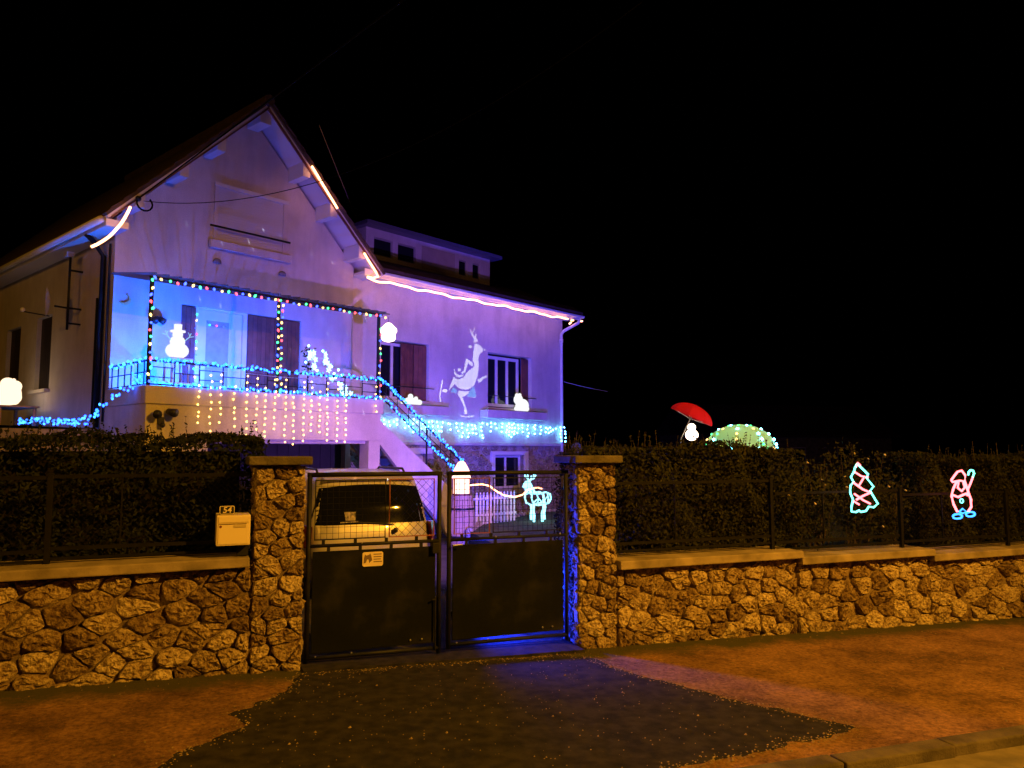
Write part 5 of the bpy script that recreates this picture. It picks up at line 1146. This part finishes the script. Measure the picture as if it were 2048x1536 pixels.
SH = [[(650, 350), (690, 345), (745, 380), (775, 425), (765, 470), (722, 505), (708, 570), (714, 660), (705, 770), (690, 850), (645, 955), (590, 1005), (520, 1022), (440, 1008), (395, 978), (360, 938), (320, 985), (278, 1030), (285, 990), (315, 905), (345, 828), (385, 862), (435, 864), (496, 835), (530, 780), (575, 730), (632, 694), (650, 660), (640, 625), (622, 590), (630, 500), (640, 420)],
      [(530, 560), (620, 618), (632, 650), (622, 680), (555, 628), (540, 690), (514, 770), (470, 790), (455, 765), (490, 745), (510, 640)],
      [(358, 705), (368, 760), (395, 790), (440, 808), (495, 798), (480, 822), (430, 842), (385, 832), (355, 790), (350, 740)],
      circ(430, 728, 24, 24), [(420, 1032), (520, 1044), (575, 1038), (560, 1080), (520, 1110), (475, 1125), (500, 1200), (520, 1270), (545, 1330), (540, 1378), (505, 1378), (498, 1330), (505, 1280), (470, 1210), (430, 1130), (400, 1080)],
      [(430, 1388), (470, 1402), (560, 1408), (620, 1400), (640, 1382), (648, 1395), (630, 1420), (560, 1427), (460, 1422)],
      [(704, 830), (714, 870), (760, 835), (838, 810), (838, 835), (780, 865), (740, 910), (712, 920), (695, 890)],
      [(172, 875), (188, 880), (180, 950), (160, 1060), (150, 1120), (165, 1195), (148, 1200), (135, 1130), (145, 1050), (160, 950)],
      circ(215, 1035, 42, 26), [(340, 985), (398, 1018), (398, 1045), (380, 1075), (300, 1055), (312, 1025)], [(588, 1022), (645, 968), (660, 1035), (680, 1110), (660, 1138), (540, 1125), (575, 1060)],
      [(635, 332), (640, 280), (600, 200), (578, 130), (594, 130), (612, 190), (640, 130), (655, 108), (662, 118), (628, 190), (648, 250), (668, 198), (684, 206), (674, 260), (706, 300), (692, 318), (655, 328)],
      circ(588, 390, 26, 24), circ(797, 437, 13, 13)]
def area(P): return .5 * sum(P[i][0] * P[(i + 1) % len(P)][1] - P[(i + 1) % len(P)][0] * P[i][1] for i in range(len(P)))
holes = []
for s_ in SH:
    q = [slide(crop2wall(x, y)) for x, y in s_]
    if area(q) > 0: q = q[::-1]
    holes.append(q)
def SP_(a, b, d): return tuple(PJ + gdv * (SD + d) + gsd * a + gup * b)
part('slide', MB().prism(rect(-.034, .034, -.034, .034), 0, .0002, SP_, holes), M_BLACK, pj)
def tinted(name, c):
    m = bpy.data.materials.new(name); m.use_nodes = True; nt = m.node_tree; nt.nodes.remove(nt.nodes['Principled BSDF']); t = nt.nodes.new('ShaderNodeBsdfTransparent'); t.inputs[0].default_value = (*c, 1)
    nt.links.new(t.outputs[0], nt.nodes['Material Output'].inputs[0]); return m
for i in (9, 10):
    q = holes[i]; part('tinted_glass', MB().add([SP_(a, b, .0011) for a, b in q], [tuple(range(len(q)))]), tinted('blue_gel', (.0, .45, .6)), pj)
def pbox(a0, a1, b0, b1, d0, d1): return MB().hexa([tuple(PJ + gdv * d + gsd * a + gup * b) for b in (b0, b1) for a, d in ((a0, d0), (a1, d0), (a1, d1), (a0, d1))])
part('housing', pbox(-.06, .06, -.06, -.036, -.08, .1), M_BLACK, pj); part('housing_top', pbox(-.06, .06, .036, .06, -.08, .1), M_BLACK, pj)
part('housing_side', pbox(-.06, -.036, -.0359, .0359, -.08, .1), M_BLACK, pj); part('housing_side', pbox(.036, .06, -.0359, .0359, -.08, .1), M_BLACK, pj); part('housing_back', pbox(-.0359, .0359, -.0359, .0359, -.08, -.06), M_BLACK, pj)
part('stake', MB().tube([(1.11, -7.99, .48), (1.11, -7.99, -.05)], .012, 6), M_IRON, pj)
lamp('projector_bulb', 'SPOT', pj, tuple(PJ), 7000, (.85, 1.0, .92), 0.0, tuple(GC), 44, .05)
# snowfall projector: thin slanting flakes of light over the gable
PJ2 = Vector((1.55, -7.85, .5)); GC2 = Vector((3.2, 0, 4.6)); d2 = (GC2 - PJ2).normalized(); s2 = d2.cross(Vector((0, 0, 1))).normalized(); u2 = s2.cross(d2)
pk2 = thing('snow_projector', 'small stake projector on the drive that throws snow streaks on the gable', 'projector', 'H', (1.55, -7.85, .0))
rnd = random.Random(91); hl = []; used = []
while len(hl) < 46:
    c_ = Vector((rnd.uniform(.3, 6.2), 0, rnd.uniform(2.9, 6.4)))
    if any((c_ - q).length < .3 for q in used): continue
    used.append(c_); L_ = rnd.uniform(.05, .14); w_ = rnd.uniform(.006, .014); dx, dz_ = math.sin(R(28)), -math.cos(R(28))
    q4 = []
    for a, b_ in ((-1, 0), (0, 1), (1, 0), (0, -1)):
        p_ = c_ + Vector((dx * a * L_ + dz_ * b_ * w_, 0, dz_ * a * L_ - dx * b_ * w_)) - PJ2; k_ = SD / p_.dot(d2); p_ = p_ * k_; q4.append((p_.dot(s2), p_.dot(u2)))
    hl.append(q4[::-1] if area(q4) > 0 else q4)
part('slide', MB().prism(rect(-.045, .045, -.045, .045), 0, .0002, lambda a, b, d: tuple(PJ2 + d2 * (SD + d) + s2 * a + u2 * b), hl), M_BLACK, pk2)
def pbox2(a0, a1, b0, b1, d0, d1): return MB().hexa([tuple(PJ2 + d2 * d + s2 * a + u2 * b) for b in (b0, b1) for a, d in ((a0, d0), (a1, d0), (a1, d1), (a0, d1))])
part('housing', pbox2(-.07, .07, -.07, -.046, -.08, .1), M_BLACK, pk2); part('housing_top', pbox2(-.07, .07, .046, .07, -.08, .1), M_BLACK, pk2)
for sg in (-1, 1): part('housing_side', pbox2(min(sg * .046, sg * .07), max(sg * .046, sg * .07), -.0459, .0459, -.08, .1), M_BLACK, pk2)
part('housing_back', pbox2(-.0459, .0459, -.0459, .0459, -.08, -.06), M_BLACK, pk2)
part('stake', MB().tube([(1.55, -7.85, .43), (1.55, -7.85, -.05)], .012, 6), M_IRON, pk2)
lamp('projector_bulb', 'SPOT', pk2, tuple(PJ2), 5000, (.7, .75, 1.0), 0.0, tuple(GC2), 60, .05)
# ------------------------------------------------------------------ cables
J = (.11, -.6, 6.17)
jb = thing('junction_box', 'cable junction with a dark loop at the left eave of the gable', 'junction box', 'H', J)
part('insulator', MB().ball(J, .05, 8, 6), M_BLACK, jb, smooth=True)
part('loop', MB().tube([(.11 + .13 * math.cos(a) + .1, -.62, 6.1 + .12 * math.sin(a)) for a in np.linspace(2.6, 7.2, 12)], .016, 6), M_CABLE, jb, smooth=True)
Mi = fmat('H').inverted()
def cable(label, a, b, sag, r, m=M_CABLE, n=24, f='H'):
    A, B = Vector(a), Vector(b); P = [A.lerp(B, k / n) - Vector((0, 0, sag * 4 * (k / n) * (1 - k / n))) for k in range(n + 1)]
    return solo('overhead_cable', MB().tube(P, r, 6), m, f, tuple(A), label, 'cable', smooth=True)
cable('thick black service cable rising from the gable eave along the roof verge', J, tuple(Vector(J) + (Mi @ Vector((-1.07, 7.0, 6.17)) - Vector(J)) * 1.2), .0, .011)
cable('thin sagging cable crossing the gable above the attic shutter', (.2, -.6, 6.15), tuple(Mi @ Vector((1.6, 9.0, 7.4))), .8, .006)
cable('thin white cable dangling from the corner of the wing', (WE + .02, WT - .03, 3.95), (14.6, -.2, 3.75), .02, .007, M_WCABLE)
rm = thing('roof_antenna', 'thin leaning antenna mast on the wing roof behind the gable', 'antenna', 'H', (7.3, 2.5, 7.5))
part('mast', MB().tube([(7.3, 2.5, 7.4), (6.0, 2.9, 10.4)], .014, 6), mat('mast_steel', (.35, .3, .2), rough=.4, metal=.5), rm)
part('foot', MB().box(7.22, 7.38, 2.42, 2.58, 7.40, 7.55), M_GALV, rm)
# ------------------------------------------------------------------ street lamp that lights the street (outside the view, right of the camera)
def street_lamp(u, v, z, label, power, aim):
    t = thing('street_lamp', label, 'street lamp', 'W', (u, v - 1.4, 0), 'sodium street lamps')
    part('pole', MB().tube([(u, v - 1.4, -.6), (u, v - 1.4, z - 1.0), (u, v - 1.3, z - .2), (u, v - .9, z + .2), (u, v - .3, z + .25)], [.09, .06, .05, .045, .04], 10), M_GALV, t, smooth=True)
    part('head', MB().lathe([(.02, .12), (.12, .1), (.2, .0), (.21, -.02), (.18, -.02)], 14, (u, v, z + .25), sy=1.8), M_GALV, t, smooth=True)
    part('bulb', MB().ball((u, v, z + .12), .08, 12, 8), emit('sodium', (90, 40, 5), 1.0), t, smooth=True)
    lamp('sodium_light', 'SPOT', t, (u, v, z - .04), power, (1.0, .42, .026), .1, aim, 120, 1.0)
street_lamp(8.0, -10.0, 9.0, 'tall sodium street lamp across the road from the lit fir tree', 13000, (4.0, -5.8, 0))
street_lamp(-15.0, -9.0, 9.0, 'tall sodium street lamp farther up the road, past the hedge', 2600, (-9, -2, 0))
# ------------------------------------------------------------------ neighbouring house, a dark shape far behind
FR['N'] = (Vector((21.0, 58.0, 0)), R(15))
nb = thing('neighbour_house', 'dark low house with a tiled roof far behind the hedges', 'house', 'N', (0, 4, 0))
part('wall', MB().box(-7, 9, 0, 8, -.3, 3.2), M_CONC, nb)
part('roof', MB().prism([(-.5, 3.1), (4, 5.6), (8.5, 3.1), (8.5, 2.95), (4, 5.4), (-.5, 2.95)], -7.4, 9.4, SX), M_ROOF, nb)
for x in (-4, 0, 4): 
    w = part('window', MB().box(x, x + 1.2, -.05, -.001, 1.0, 2.2), M_WHITE, nb); part('pane', MB().box(x + .08, x + 1.12, -.06, -.051, 1.08, 2.12), M_GLASS, w)
